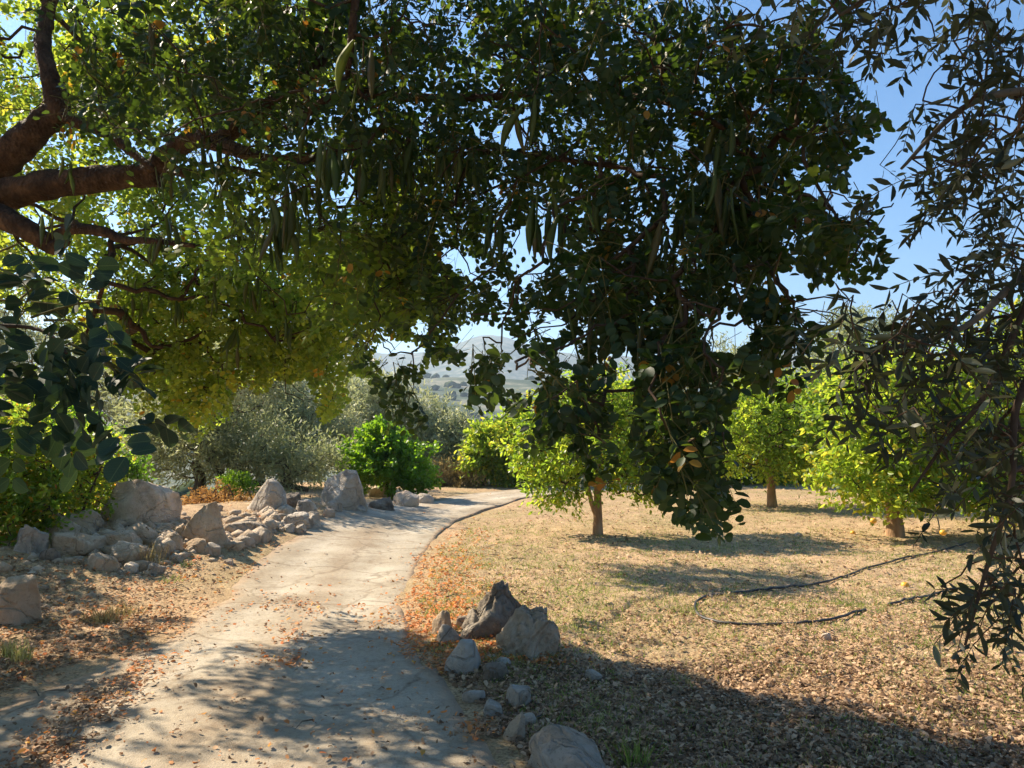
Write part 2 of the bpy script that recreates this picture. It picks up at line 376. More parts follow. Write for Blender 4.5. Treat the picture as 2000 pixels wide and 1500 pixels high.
# ------------------------------------------------------------------ ground
def ground_material():
    m, n, ns, lk = new_mat('dry_soil')
    tc = N(ns, 'ShaderNodeTexCoord')
    big = N(ns, 'ShaderNodeTexNoise'); big.inputs['Scale'].default_value = .55; big.inputs['Detail'].default_value = 6
    mid = N(ns, 'ShaderNodeTexNoise'); mid.inputs['Scale'].default_value = 5; mid.inputs['Detail'].default_value = 8; mid.inputs['Roughness'].default_value = .7
    fin = N(ns, 'ShaderNodeTexNoise'); fin.inputs['Scale'].default_value = 55; fin.inputs['Detail'].default_value = 5
    for q in (big, mid, fin): lk.new(tc.outputs['Object'], q.inputs[0])
    r1 = ramp(ns, [(.3, (.24, .15, .085)), (.5, (.41, .28, .16)), (.7, (.55, .41, .245))]); lk.new(mid.outputs[0], r1.inputs[0])
    r2 = ramp(ns, [(.35, (.27, .25, .11)), (.6, (.52, .36, .22))]); lk.new(big.outputs[0], r2.inputs[0])
    mx = N(ns, 'ShaderNodeMixRGB'); mx.inputs[0].default_value = .35; lk.new(r1.outputs[0], mx.inputs[1]); lk.new(r2.outputs[0], mx.inputs[2])
    # speckle
    rf = ramp(ns, [(.38, (.62, .60, .58)), (.52, (1, 1, 1)), (.66, (1.25, 1.2, 1.15))]); lk.new(fin.outputs[0], rf.inputs[0])
    mu = N(ns, 'ShaderNodeMixRGB', blend_type='MULTIPLY'); mu.inputs[0].default_value = 1; lk.new(mx.outputs[0], mu.inputs[1]); lk.new(rf.outputs[0], mu.inputs[2])
    # far land: scrub on pale hills, by distance from the orchard
    ge = N(ns, 'ShaderNodeNewGeometry'); ln = N(ns, 'ShaderNodeVectorMath', operation='LENGTH'); lk.new(ge.outputs['Position'], ln.inputs[0])
    mr = N(ns, 'ShaderNodeMapRange'); mr.inputs['From Min'].default_value = 30; mr.inputs['From Max'].default_value = 90; lk.new(ln.outputs['Value'], mr.inputs[0])
    sc = N(ns, 'ShaderNodeTexNoise'); sc.inputs['Scale'].default_value = .035; sc.inputs['Detail'].default_value = 10; sc.inputs['Roughness'].default_value = .7; lk.new(tc.outputs['Object'], sc.inputs[0])
    rs = ramp(ns, [(.42, (.06, .085, .05)), (.52, (.12, .135, .085)), (.63, (.27, .25, .18))]); lk.new(sc.outputs[0], rs.inputs[0])
    m3 = N(ns, 'ShaderNodeMixRGB'); lk.new(mr.outputs[0], m3.inputs[0]); lk.new(mu.outputs[0], m3.inputs[1]); lk.new(rs.outputs[0], m3.inputs[2])
    pb = N(ns, 'ShaderNodeBsdfPrincipled'); pb.inputs['Roughness'].default_value = .95; pb.inputs['Specular IOR Level'].default_value = .1
    lk.new(m3.outputs[0], pb.inputs['Base Color'])
    bp = N(ns, 'ShaderNodeBump'); bp.inputs['Strength'].default_value = .8; bp.inputs['Distance'].default_value = .015; lk.new(fin.outputs[0], bp.inputs['Height'])
    lk.new(bp.outputs[0], pb.inputs['Normal'])
    out = N(ns, 'ShaderNodeOutputMaterial'); lk.new(pb.outputs[0], out.inputs[0])
    return m
M['ground'] = ground_material()

azd = np.linspace(R(-43), R(43), 340)
azs = np.linspace(R(44), R(316), 90)[1:-1]
AZ = np.concatenate([azd, azs])
RAD = np.concatenate([[0.3, .8, 1.4, 2.0], np.geomspace(2.6, 27, 250), np.geomspace(27.5, 600, 90), np.geomspace(620, 4200, 120)])
A_, R_ = np.meshgrid(AZ, RAD)
X_ = np.sin(A_) * R_; Y_ = np.cos(A_) * R_
Z_ = height(X_, Y_) + small_relief(X_, Y_)
VG = np.stack([X_, Y_, Z_], -1).reshape(-1, 3)
na, nr = len(AZ), len(RAD)
ii, jj = np.meshgrid(np.arange(nr - 1), np.arange(na), indexing='ij')
a = ii * na + jj; b = ii * na + (jj + 1) % na; c = (ii + 1) * na + (jj + 1) % na; d = (ii + 1) * na + jj
FQ = np.stack([a, d, c, b], -1).reshape(-1, 4)
VG = np.vstack([VG, [[0, 0, float(height(0, 0)) - .03]]])
k0 = len(VG) - 1
F3 = np.stack([np.full(na, k0), np.arange(na), (np.arange(na) + 1) % na], -1)[:, [0, 2, 1]]
link('ground', mesh_np('ground', VG, F3, M['ground'], smooth=True, F4=FQ), kind='structure')

# ------------------------------------------------------------------ concrete track
def road_material():
    m, n, ns, lk = new_mat('worn_concrete_track')
    tc = N(ns, 'ShaderNodeTexCoord')
    n1 = N(ns, 'ShaderNodeTexNoise'); n1.inputs['Scale'].default_value = 1.1; n1.inputs['Detail'].default_value = 8; n1.inputs['Roughness'].default_value = .6
    n2 = N(ns, 'ShaderNodeTexNoise'); n2.inputs['Scale'].default_value = 28; n2.inputs['Detail'].default_value = 8; n2.inputs['Roughness'].default_value = .75
    n3 = N(ns, 'ShaderNodeTexNoise'); n3.inputs['Scale'].default_value = 130; n3.inputs['Detail'].default_value = 3
    for q in (n1, n2, n3): lk.new(tc.outputs['Object'], q.inputs[0])
    r1 = ramp(ns, [(.32, (.33, .265, .19)), (.5, (.43, .37, .285)), (.68, (.52, .46, .37))]); lk.new(n1.outputs[0], r1.inputs[0])
    r2 = ramp(ns, [(.34, (.70, .68, .66)), (.5, (1, 1, 1)), (.7, (1.1, 1.09, 1.06))]); lk.new(n2.outputs[0], r2.inputs[0])
    mu = N(ns, 'ShaderNodeMixRGB', blend_type='MULTIPLY'); mu.inputs[0].default_value = .8; lk.new(r1.outputs[0], mu.inputs[1]); lk.new(r2.outputs[0], mu.inputs[2])
    r3 = ramp(ns, [(.30, (.55, .5, .46)), (.40, (1, 1, 1))]); lk.new(n3.outputs[0], r3.inputs[0])
    m2 = N(ns, 'ShaderNodeMixRGB', blend_type='MULTIPLY'); m2.inputs[0].default_value = .7; lk.new(mu.outputs[0], m2.inputs[1]); lk.new(r3.outputs[0], m2.inputs[2])
    # shoulders dusted with reddish soil: attribute 'edge'
    at = N(ns, 'ShaderNodeAttribute', attribute_name='edge')
    ad = N(ns, 'ShaderNodeMath', operation='MULTIPLY_ADD'); ad.inputs[1].default_value = .9; ad.inputs[2].default_value = -.45
    lk.new(n1.outputs[0], ad.inputs[0])
    ad2 = N(ns, 'ShaderNodeMath', operation='ADD'); lk.new(at.outputs['Fac'], ad2.inputs[0]); lk.new(ad.outputs[0], ad2.inputs[1])
    re = ramp(ns, [(.25, (0, 0, 0)), (.75, (1, 1, 1))]); lk.new(ad2.outputs[0], re.inputs[0])
    m3 = N(ns, 'ShaderNodeMixRGB'); m3.inputs[2].default_value = (.42, .31, .21, 1); lk.new(re.outputs[0], m3.inputs[0]); lk.new(m2.outputs[0], m3.inputs[1])
    # wandering cracks, slab joints and wheel-worn bands
    wob = N(ns, 'ShaderNodeVectorMath', operation='MULTIPLY_ADD'); wob.inputs[1].default_value = (.55, .55, .55)
    n4 = N(ns, 'ShaderNodeTexNoise'); n4.inputs['Scale'].default_value = 2.2; n4.inputs['Detail'].default_value = 7; lk.new(tc.outputs['Object'], n4.inputs[0])
    lk.new(n4.outputs[1], wob.inputs[0]); lk.new(tc.outputs['Object'], wob.inputs[2])
    vc = N(ns, 'ShaderNodeTexVoronoi', feature='DISTANCE_TO_EDGE'); vc.inputs['Scale'].default_value = .75; lk.new(wob.outputs[0], vc.inputs[0])
    rc = ramp(ns, [(0, (.45, .40, .36)), (.010, (.62, .58, .54)), (.020, (1, 1, 1))]); lk.new(vc.outputs[0], rc.inputs[0])
    m4 = N(ns, 'ShaderNodeMixRGB', blend_type='MULTIPLY'); lk.new(n1.outputs[0], m4.inputs[0]); lk.new(m3.outputs[0], m4.inputs[1]); lk.new(rc.outputs[0], m4.inputs[2])
    sx_ = N(ns, 'ShaderNodeSeparateXYZ'); lk.new(wob.outputs[0], sx_.inputs[0])
    fr = N(ns, 'ShaderNodeMath', operation='PINGPONG'); fr.inputs[1].default_value = 1.9; lk.new(sx_.outputs[1], fr.inputs[0])
    rj = ramp(ns, [(0, (.62, .52, .45)), (.012, (.8, .74, .68)), (.03, (1, 1, 1))]); lk.new(fr.outputs[0], rj.inputs[0])
    m5 = N(ns, 'ShaderNodeMixRGB', blend_type='MULTIPLY'); m5.inputs[0].default_value = .8; lk.new(m4.outputs[0], m5.inputs[1]); lk.new(rj.outputs[0], m5.inputs[2])
    ac = N(ns, 'ShaderNodeAttribute', attribute_name='across')
    rw = ramp(ns, [(0, (.95, .92, .88)), (.2, (.92, .88, .83)), (.30, (1.06, 1.06, 1.06)), (.42, (1.0, .98, .95)), (.52, (.88, .82, .76)), (.64, (1.0, .98, .95)), (.76, (1.08, 1.08, 1.07)), (.9, (.96, .94, .9))]); lk.new(ac.outputs['Fac'], rw.inputs[0])
    m6 = N(ns, 'ShaderNodeMixRGB', blend_type='MULTIPLY'); m6.inputs[0].default_value = 1; lk.new(m5.outputs[0], m6.inputs[1]); lk.new(rw.outputs[0], m6.inputs[2])
    n5 = N(ns, 'ShaderNodeTexNoise'); n5.inputs['Scale'].default_value = 3.3; n5.inputs['Detail'].default_value = 10; n5.inputs['Roughness'].default_value = .8; lk.new(tc.outputs['Object'], n5.inputs[0])
    r5 = ramp(ns, [(.36, (.70, .62, .54)), (.48, (1, 1, 1)), (.62, (1.1, 1.08, 1.04))]); lk.new(n5.outputs[0], r5.inputs[0])
    m7 = N(ns, 'ShaderNodeMixRGB', blend_type='MULTIPLY'); m7.inputs[0].default_value = .75; lk.new(m6.outputs[0], m7.inputs[1]); lk.new(r5.outputs[0], m7.inputs[2])
    pb = N(ns, 'ShaderNodeBsdfPrincipled'); pb.inputs['Roughness'].default_value = .92; pb.inputs['Specular IOR Level'].default_value = .15
    lk.new(m7.outputs[0], pb.inputs['Base Color'])
    sm = N(ns, 'ShaderNodeMath', operation='ADD'); lk.new(n2.outputs[0], sm.inputs[0]); lk.new(n3.outputs[0], sm.inputs[1])
    bp = N(ns, 'ShaderNodeBump'); bp.inputs['Strength'].default_value = .6; bp.inputs['Distance'].default_value = .012; lk.new(sm.outputs[0], bp.inputs['Height'])
    lk.new(bp.outputs[0], pb.inputs['Normal'])
    out = N(ns, 'ShaderNodeOutputMaterial'); lk.new(pb.outputs[0], out.inputs[0])
    return m
M['road'] = road_material()
NA = 33
t = np.linspace(0, 1, NA)
XY = RLs[:, None] * (1 - t)[None, :, None] + RRs[:, None] * t[None, :, None]
rz = height(XY[..., 0], XY[..., 1]) + .022 + fbm(XY[..., 0] * .9, XY[..., 1] * .9, 3, 61) * .03 - .02 * (np.abs(t * 2 - 1) ** 6)[None] - .03 * np.clip(1 - t / .2, 0, 1)[None] ** 2 \
    - .012 * np.exp(-((np.abs(t - .5) - .24) / .1) ** 2)[None] + fbm(XY[..., 0] * 6, XY[..., 1] * 6, 2, 63) * .008
VR = np.concatenate([XY, rz[..., None]], -1)
edgeL = VR[:, :1].copy(); edgeL[..., 2] -= .12; edgeR = VR[:, -1:].copy(); edgeR[..., 2] -= .12
VR = np.concatenate([edgeL, VR, edgeR], 1); W_ = NA + 2
ii, jj = np.meshgrid(np.arange(NR - 1), np.arange(W_ - 1), indexing='ij')
a = ii * W_ + jj
FQ = np.stack([a, a + 1, a + W_ + 1, a + W_], -1).reshape(-1, 4)
rm = mesh_np('road', VR.reshape(-1, 3), None, M['road'], smooth=True, F4=FQ)
ea = rm.attributes.new('edge', 'FLOAT', 'POINT')
tt = np.concatenate([[0], t, [1]])
ev = np.clip(np.where(tt < .5, 1.1 - tt / .15, 1 - (1 - tt) / .07), 0, 1)
ac_ = rm.attributes.new('across', 'FLOAT', 'POINT'); ac_.data.foreach_set('value', np.tile(tt, (NR, 1)).ravel().astype(np.float32))
ea.data.foreach_set('value', np.tile(ev, (NR, 1)).ravel().astype(np.float32))
link('road', rm, kind='structure')

def road_z(x, y):
    return height(x, y) + .035
def surf_z(x, y):
    x = np.asarray(x, float); y = np.asarray(y, float)
    d, s = road_d(x, y); d = d.reshape(x.shape)
    return np.where(d < -.08, height(x, y) + .024, height(x, y) + small_relief(x, y))

# ------------------------------------------------------------------ baking of many small pieces
LEAF_HI = None
def leaf_shape(xs, hw, cup=.10, curl=0.):
    V = [(0, 0, 0)]
    F = []
    rows = []
    for x, h in zip(xs, hw):
        zc = curl * x * x
        rows.append(len(V)); V += [(x, h, zc + cup * h * 2), (x, 0, zc), (x, -h, zc + cup * h * 2)]
    tip = len(V); V.append((1, 0, curl))
    r = rows[0]; F += [(0, r + 1, r), (0, r + 2, r + 1)]
    for q, r in zip(rows[:-1], rows[1:]):
        F += [(q, q + 1, r + 1), (q, r + 1, r), (q + 1, q + 2, r + 2), (q + 1, r + 2, r + 1)]
    r = rows[-1]; F += [(r, r + 1, tip), (r + 1, r + 2, tip)]
    return np.array(V, float), np.array(F)
def leaf_low(x1, x2, h1, h2, cup=.06):
    V = np.array([(0, 0, 0), (x1, h1, cup), (x1, -h1, cup), (x2, h2, cup), (x2, -h2, cup), (1, 0, 0)], float)
    F = np.array([(0, 2, 1), (1, 2, 4), (1, 4, 3), (3, 4, 5)])
    return V, F
SH_OVAL_HI = leaf_shape([.10, .28, .5, .72, .9], [.22, .40, .48, .44, .27], .12, -.06)
SH_OVAL = leaf_low(.3, .78, .40, .40)
SH_LANCE_HI = leaf_shape([.15, .4, .65, .88], [.28, .48, .46, .22], .16, .08)
SH_LANCE = leaf_low(.3, .65, .44, .44)
SH_TRI = (np.array([(0, 0, 0), (.45, .5, .05), (.55, -.5, -.03), (1, 0, 0)], float), np.array([(0, 2, 1), (1, 2, 3)]))
def stick_shape(n=3):
    V = []; F = []
    for k in range(n):
        a = 2 * math.pi * k / n
        V += [(0, math.cos(a), math.sin(a)), (1, math.cos(a), math.sin(a))]
    for k in range(n):
        a, b = 2 * k, 2 * ((k + 1) % n)
        F += [(a, b, b + 1), (a, b + 1, a + 1)]
    return np.array(V, float), np.array(F)
STICK = stick_shape(3)
def bake_v(shape, Pp, A):
    V, F = shape
    return Pp[:, None, :] + np.einsum('vk,nkc->nvc', V, A)       # A rows are the axis vectors
def bake(name, shape, Pp, A, tint, mat, parent=None, kind='stuff', smooth=False):
    if len(Pp) == 0: return None
    V, F = shape
    org = np.array(parent.location) if parent is not None else np.zeros(3)
    VV = bake_v(shape, Pp - org, A).reshape(-1, 3)
    FF = (F[None] + (np.arange(len(Pp)) * len(V))[:, None, None]).reshape(-1, 3)
    tt = np.repeat(tint, len(F))
    return link(name, mesh_np(name, VV, FF, mat, tt, smooth), parent, kind=kind)
def frames(ax, nn):
    ax = nrm(ax); y = nrm(np.cross(nn, ax)); z = np.cross(ax, y)
    return ax, y, z
from mathutils import Matrix
def singles(name, shape, Pp, A, tint, mat, parent, nvar=6):
    """each piece an object of its own, sharing a few meshes"""
    meshes = []
    q = np.quantile(tint, np.linspace(0.05, .98, nvar)) if len(tint) else []
    for k in range(nvar):
        meshes.append(mesh_np(name, shape[0], shape[1], mat, np.full(len(shape[1]), q[k]), True))
    org = np.array(parent.location)
    for k in range(len(Pp)):
        v = int(np.argmin(np.abs(q - tint[k])))
        o = bpy.data.objects.new(name, meshes[v]); COL.objects.link(o); o.parent = parent
        a = A[k]; p = Pp[k] - org
        o.matrix_basis = Matrix(((a[0][0], a[1][0], a[2][0], p[0]), (a[0][1], a[1][1], a[2][1], p[1]), (a[0][2], a[1][2], a[2][2], p[2]), (0, 0, 0, 1)))
def split_near(Pp, sizes, n=300):
    """indices of the n pieces that show largest, inside the frame"""
    x, y, f = proj(Pp)
    inside = (x > -20) & (x < 2020) & (y > -20) & (y < 1520) & (Pp[:, 1] > .2)
    s = np.where(inside, sizes / f, 0)
    idx = np.argsort(-s)[:n]
    idx = idx[s[idx] > 0]
    m = np.zeros(len(Pp), bool); m[idx] = True
    return m

def tube(name, pts, rad, sides, mat, parent, seed=0, rough=.06, sub=6):
    pts = np.array(pts, float); rad = np.array(rad, float)
    n = (len(pts) - 1) * sub + 1
    C = resample(pts, n); rr = np.interp(np.linspace(0, len(rad) - 1, n), np.arange(len(rad)), rad)
    T = nrm(np.gradient(C, axis=0))
    up = np.array([.13, .21, .97]); U = nrm(np.cross(T, up)); Vv = np.cross(T, U)
    an = np.linspace(0, 2 * math.pi, sides, endpoint=False)
    kn = 1 + rough * 2 * fbm(np.cos(an)[None] * 1.5 + np.arange(n)[:, None] * .35 + seed, np.sin(an)[None] * 1.5 + seed * 3. + np.arange(n)[:, None] * .1, 3, 77)
    ring = C[:, None] + (rr[:, None] * kn)[..., None] * (np.cos(an)[None, :, None] * U[:, None] + np.sin(an)[None, :, None] * Vv[:, None])
    org = np.array(parent.location) if parent is not None else 0
    V = (ring - org).reshape(-1, 3)
    ii, jj = np.meshgrid(np.arange(n - 1), np.arange(sides), indexing='ij')
    a = ii * sides + jj; b = ii * sides + (jj + 1) % sides
    FQ = np.stack([a, b, b + sides, a + sides], -1).reshape(-1, 4)
    V = np.vstack([V, [C[0] - org], [C[-1] - org]])
    k = len(V) - 2
    F3 = [(k, (j + 1) % sides, j) for j in range(sides)] + [(k + 1, (n - 1) * sides + j, (n - 1) * sides + (j + 1) % sides) for j in range(sides)]
    return link(name, mesh_np(name, V, np.array(F3), mat, smooth=True, F4=FQ), parent)
def segs_mesh(name, P0, P1, r0, r1, mat, parent, sides=5, kind=None):
    ax = nrm(P1 - P0); h = np.where(np.abs(ax[:, 2:3]) > .9, np.array([[1., 0, 0]]), np.array([[0, 0, 1.]]))
    U = nrm(np.cross(ax, h)); Vv = np.cross(ax, U)
    an = np.linspace(0, 2 * math.pi, sides, endpoint=False)
    c = (np.cos(an)[None, :, None] * U[:, None] + np.sin(an)[None, :, None] * Vv[:, None])
    A0 = P0[:, None] + c * r0[:, None, None]; A1 = P1[:, None] + c * r1[:, None, None]
    org = np.array(parent.location)
    V = (np.concatenate([A0, A1], 1) - org).reshape(-1, 3)
    j = np.arange(sides); f = np.stack([j, (j + 1) % sides, (j + 1) % sides + sides, j + sides], -1)
    F = (f[None] + (np.arange(len(P0)) * 2 * sides)[:, None, None]).reshape(-1, 4)
    return link(name, mesh_np(name, V, None, mat, smooth=True, F4=F), parent, kind=kind)
def grow(name, roots, targets, parent, mat, rmin=.003, pw=.42, rmax=.05, droop=0., jit=.06, kind='stuff', sides=5):
    """branches that join every target to the nearest wood"""
    K = len(roots); NT = len(targets)
    allp = np.vstack([roots, targets]); path = np.zeros(K + NT); par = np.full(K + NT, -1)
    order = np.argsort(np.min(np.linalg.norm(targets[:, None] - roots[None], axis=2), axis=1)) + K
    conn = list(range(K))
    buf = np.empty(K + NT, int); buf[:K] = np.arange(K); m = K
    for i in order:
        c = buf[:m]
        dd = np.linalg.norm(allp[c] - allp[i], axis=1)
        s = dd * (1 + .0) + .25 * path[c]
        s = np.where(dd < .02, 1e9, s)
        j = c[int(np.argmin(s))]
        par[i] = j; path[i] = path[j] + np.linalg.norm(allp[i] - allp[j]); buf[m] = i; m += 1
    wgt = np.ones(K + NT)
    for i in order[::-1]: wgt[par[i]] += wgt[i]
    i = order; p0 = allp[par[i]]; p1 = allp[i]
    ra = np.minimum(rmin * wgt[par[i]] ** pw, rmax); rb = np.minimum(rmin * wgt[i] ** pw, rmax)
    ra = np.where(par[i] < K, np.minimum(rb * 1.25, rmax), np.minimum(ra, rb * 1.6))
    L = np.linalg.norm(p1 - p0, axis=1)[:, None]
    g = np.random.default_rng(3)
    m1 = p0 + (p1 - p0) * .33 + g.normal(0, 1, p0.shape) * L * jit + np.array([0, 0, -droop]) * L
    m2 = p0 + (p1 - p0) * .67 + g.normal(0, 1, p0.shape) * L * jit + np.array([0, 0, -droop]) * L
    P0 = np.vstack([p0, m1, m2]); P1 = np.vstack([m1, m2, p1])
    r0 = np.concatenate([ra, ra * .67 + rb * .33, ra * .33 + rb * .67]); r1 = np.concatenate([ra * .67 + rb * .33, ra * .33 + rb * .67, rb])
    # overlap segments a touch at the joints
    dv = nrm(P1 - P0); P1 = P1 + dv * (r1 * .3)[:, None]
    segs_mesh(name, P0, P1, r0, r1, mat, parent, sides, kind)

# ------------------------------------------------------------------ rocks
def rock_mesh(name, sx, sy, sz, seed, mat, sub=4, cuts=9, rough=.10, peak=0.):
    import bmesh
    g = np.random.default_rng(seed)
    bm = bmesh.new(); bmesh.ops.create_icosphere(bm, subdivisions=sub, radius=1)
    V = np.array([v.co[:] for v in bm.verts])
    V = np.sign(V) * np.abs(V) ** .78; V /= np.abs(V).max()
    for k in range(cuts):
        nn = g.normal(0, 1, 3); nn[2] = abs(nn[2]) * (.55 if k % 3 else 2.2); nn /= np.linalg.norm(nn)
        c = g.uniform(.62, .95); dd = V @ nn - c
        V = V - nn[None] * (np.maximum(dd, 0) * .93)[:, None]
    off = g.uniform(0, 50, 3)
    o2 = Vector(off)
    disp = np.array([mnoise.fractal(Vector(v) * 1.5 + o2, .9, 2.2, 4) for v in V])
    rd = np.array([mnoise.ridged_multi_fractal(Vector(v) * 2.0 + o2, .8, 2.1, 4, 1., 2.) for v in V]) - 1.2
    fine = np.array([mnoise.fractal(Vector(v) * 6.0 + o2, .8, 2.1, 3) for v in V]) if sub >= 4 else 0 * disp
    V = V * (1 + rough * disp[:, None] * 1.2 + rough * .35 * rd[:, None] + (.022 + rough * .12) * fine[:, None])
    if peak: V[:, :2] *= (1 - peak * np.clip((V[:, 2:3] + .2), 0, 1))
    lo = V[:, 2] < -.35
    V[lo, 2] = -.35 + (V[lo, 2] + .35) * .3
    mn, mx_ = V.min(0), V.max(0)
    V = (V - (mn + mx_) / 2) / (mx_ - mn)           # unit box
    V[:, 2] += .5
    V = V * np.array([sx, sy, sz])
    for v, co in zip(bm.verts, V): v.co = co
    me = bpy.data.meshes.new(name); bm.to_mesh(me); bm.free()
    for p_ in me.polygons: p_.use_smooth = (sub >= 4)
    me.materials.append(mat)
    return me
ROCKS_XY = []
def rock(px, py, wpx, hpx, mat, label, seed, rot=0, tilt=0, sub=4, cuts=9, rough=.10, peak=0., depth=.8, sink=.2, name='rock', grp=None, cat='rock'):
    p = GH(px, py)
    sc = p[1] / F_PX
    W, H = wpx * sc, hpx * sc
    D = W * depth
    p = p + np.array([0, D * .35, 0])
    me = rock_mesh(name, W, D, H * (1 + sink) + .02, seed, M[mat], sub, cuts, rough, peak)
    z = float(height(p[0], p[1]))
    o = link(name, me, loc=(p[0], p[1], min(z, float(GH(px, py)[2]) + .02) - H * sink))
    o.rotation_euler = (0, R(tilt), R(rot))
    tag(o, label, cat, grp)
    ROCKS_XY.append((p[0], p[1], W / 2, D / 2))
    return o
# ------------------------------------------------------------------ boulders and stones
G1 = 'boulders and stones piled along the left bank'
G2 = 'stones at the right edge of the track'
L_ROCKS = [
 (250, 1024, 148, 80, 'rock_pale', 'largest pale cream boulder standing on top of the left rock pile', 11, 0, 0, 5, 8, .07, .0),
 (312, 988, 52, 24, 'rock_pale', 'small pale rock tucked behind the right shoulder of the big cream boulder', 12, 0, 0, 3, 8, .1, .0),
 (386, 1064, 92, 78, 'rock_tan', 'steep tan slab of rock leaning to the right at the near end of the pile', 13, 8, 14, 5, 9, .08, .25),
 (132, 1050, 102, 42, 'rock_tan', 'long lumpy weathered rock beside the yellow-green shrub, left of the gravel', 14, 0, -4, 4, 8, .2, .0),
 (46, 1084, 66, 54, 'rock_grey', 'pitted grey rock half hidden under the leafy shrub at the left edge', 15, 0, 0, 4, 9, .2, .0),
 (136, 1084, 100, 34, 'rock_tan', 'low flat tan slab in front of the long weathered rock', 16, 0, 4, 4, 7, .12, .0),
 (228, 1078, 76, 32, 'rock_tan', 'oblong tan stone with a blunt right end below the gravel slope', 17, 0, 6, 4, 6, .1, .0),
 (240, 1104, 78, 32, 'rock_tan', 'curved brown-faced slab just below the oblong tan stone', 18, 6, 12, 4, 7, .1, .0),
 (190, 1118, 64, 28, 'rock_tan', 'flat thin slab tipping to the right at the foot of the rock pile', 19, 4, 14, 4, 6, .1, .0),
 (90, 1100, 38, 24, 'rock_dark', 'small dark brown wedge stone below the pitted grey rock', 20, 0, 6, 3, 7, .1, .1),
 (120, 1083, 40, 13, 'rock_pale', 'thin pale stone lying under the edge of the low flat slab', 21, 0, 0, 3, 6, .1, .0),
 (331, 1078, 38, 32, 'rock_tan', 'blocky tan stone standing left of the steep leaning slab', 22, 0, 0, 3, 7, .1, .0),
 (378, 1080, 46, 22, 'rock_tan', 'brown egg shaped stone under the foot of the steep leaning slab', 23, 0, 8, 3, 6, .08, .0),
 (250, 1121, 30, 17, 'rock_pale', 'small pale angular stone among red leaves at the bottom of the pile', 24, 0, 0, 3, 6, .1, .0),
 (298, 1124, 34, 18, 'rock_grey', 'small grey stone at the bottom of the pile beside the straw tuft', 25, 0, 12, 3, 6, .1, .0),
 (146, 1106, 24, 13, 'rock_tan', 'tiny brown stone left of the flat thin slab', 26, 0, 0, 3, 6, .1, .0),
 (282, 1064, 26, 30, 'rock_pale', 'whitest stone, upright in the middle of the gravel slope', 27, 0, 0, 3, 7, .1, .2),
 (312, 1090, 32, 22, 'rock_tan', 'rounded tan stone behind the straw tuft', 28, 0, 0, 3, 7, .1, .0),
 (148, 1020, 58, 20, 'rock_grey', 'grey rubble block behind the long weathered rock', 29, 0, 0, 4, 8, .25, .0),
 (185, 1062, 22, 16, 'rock_pale', 'pale pebble between the oblong stone and the low flat slab', 30, 0, 0, 3, 6, .1, .0),
 (262, 1042, 30, 12, 'rock_tan', 'thin slanting flake of stone high on the gravel slope', 31, 0, -12, 3, 6, .1, .0),
 (348, 1050, 26, 22, 'rock_tan', 'tan stone wedged against the left side of the steep leaning slab', 32, 0, 0, 3, 7, .1, .0),
 (445, 1105, 20, 9, 'rock_pale', 'single small pale stone lying on the dirt shoulder of the track', 33, 0, 0, 3, 6, .1, .0),
 (18, 1226, 92, 88, 'rock_tan', 'large rounded brown boulder cut by the left edge above dark leaf litter', 34, 0, 0, 5, 9, .06, .05),
 (512, 1002, 78, 62, 'rock_grey', 'grey humped boulder just behind the rust-coloured dry bracken', 35, 0, 6, 5, 8, .07, .15),
 (562, 992, 46, 26, 'rock_dark', 'dark rough rock right of the grey humped boulder', 36, 0, 0, 4, 8, .16, .0),
 (596, 1004, 40, 24, 'rock_grey', 'grey stone between the dark rough rock and the great boulder', 37, 0, 0, 3, 7, .1, .0),
 (665, 994, 98, 75, 'rock_grey', 'great rounded grey boulder standing at the edge of the track near the green bush', 38, 0, 6, 5, 8, .05, .05),
 (575, 1030, 62, 26, 'rock_grey', 'long grey stone below the dark rough rock', 39, 0, 5, 4, 8, .1, .0),
 (608, 1030, 36, 26, 'rock_grey', 'pale grey rounded stone at the right end of the long grey stone', 40, 0, 0, 3, 7, .1, .0),
 (650, 998, 32, 18, 'rock_grey', 'small grey stone leaning on the front of the great boulder', 41, 0, 0, 3, 7, .1, .0),
 (563, 1040, 22, 15, 'rock_grey', 'small stone on the slope below the long grey stone', 42, 0, 0, 3, 7, .1, .0),
 (585, 1042, 22, 15, 'rock_grey', 'small pale stone lowest of the grey group by the track', 43, 0, 0, 3, 7, .1, .0),
 (742, 996, 52, 22, 'rock_dark', 'dark flat rock between the great boulder and the trunk of the green bush', 44, 0, 0, 4, 8, .14, .0),
 (790, 989, 50, 28, 'rock_pale', 'pale angular rock directly below the green bush', 45, 0, 4, 4, 8, .08, .1),
 (826, 984, 38, 18, 'rock_grey', 'last low grey stone where the rocks meet the bend of the track', 46, 0, 8, 3, 7, .1, .0),
 (742, 972, 62, 24, 'rock_tan', 'tilted tan slab behind the rocks, left of the trunk of the green bush', 47, 0, -14, 4, 6, .07, .0),
 (470, 1046, 90, 22, 'rock_grey', 'long low ash-grey hummock of stone below the dry bracken', 48, 0, 5, 4, 7, .1, .0),
 (505, 1058, 34, 18, 'rock_grey', 'grey stone at the right foot of the ash-grey hummock', 49, 0, 0, 3, 7, .1, .0),
 (470, 1068, 42, 16, 'rock_grey', 'flat dusty stone under the ash-grey hummock', 50, 0, 0, 3, 7, .1, .0),
 (640, 1010, 28, 13, 'rock_pale', 'small pale stone beside the track below the great boulder', 51, 0, 0, 3, 7, .1, .0),
 (700, 1000, 26, 12, 'rock_grey', 'small grey stone right of the foot of the great boulder', 52, 0, 0, 3, 7, .1, .0),
 (408, 1085, 40, 18, 'rock_grey', 'grey stone in the shadow right of the steep leaning slab', 53, 0, 10, 3, 7, .1, .0),
]
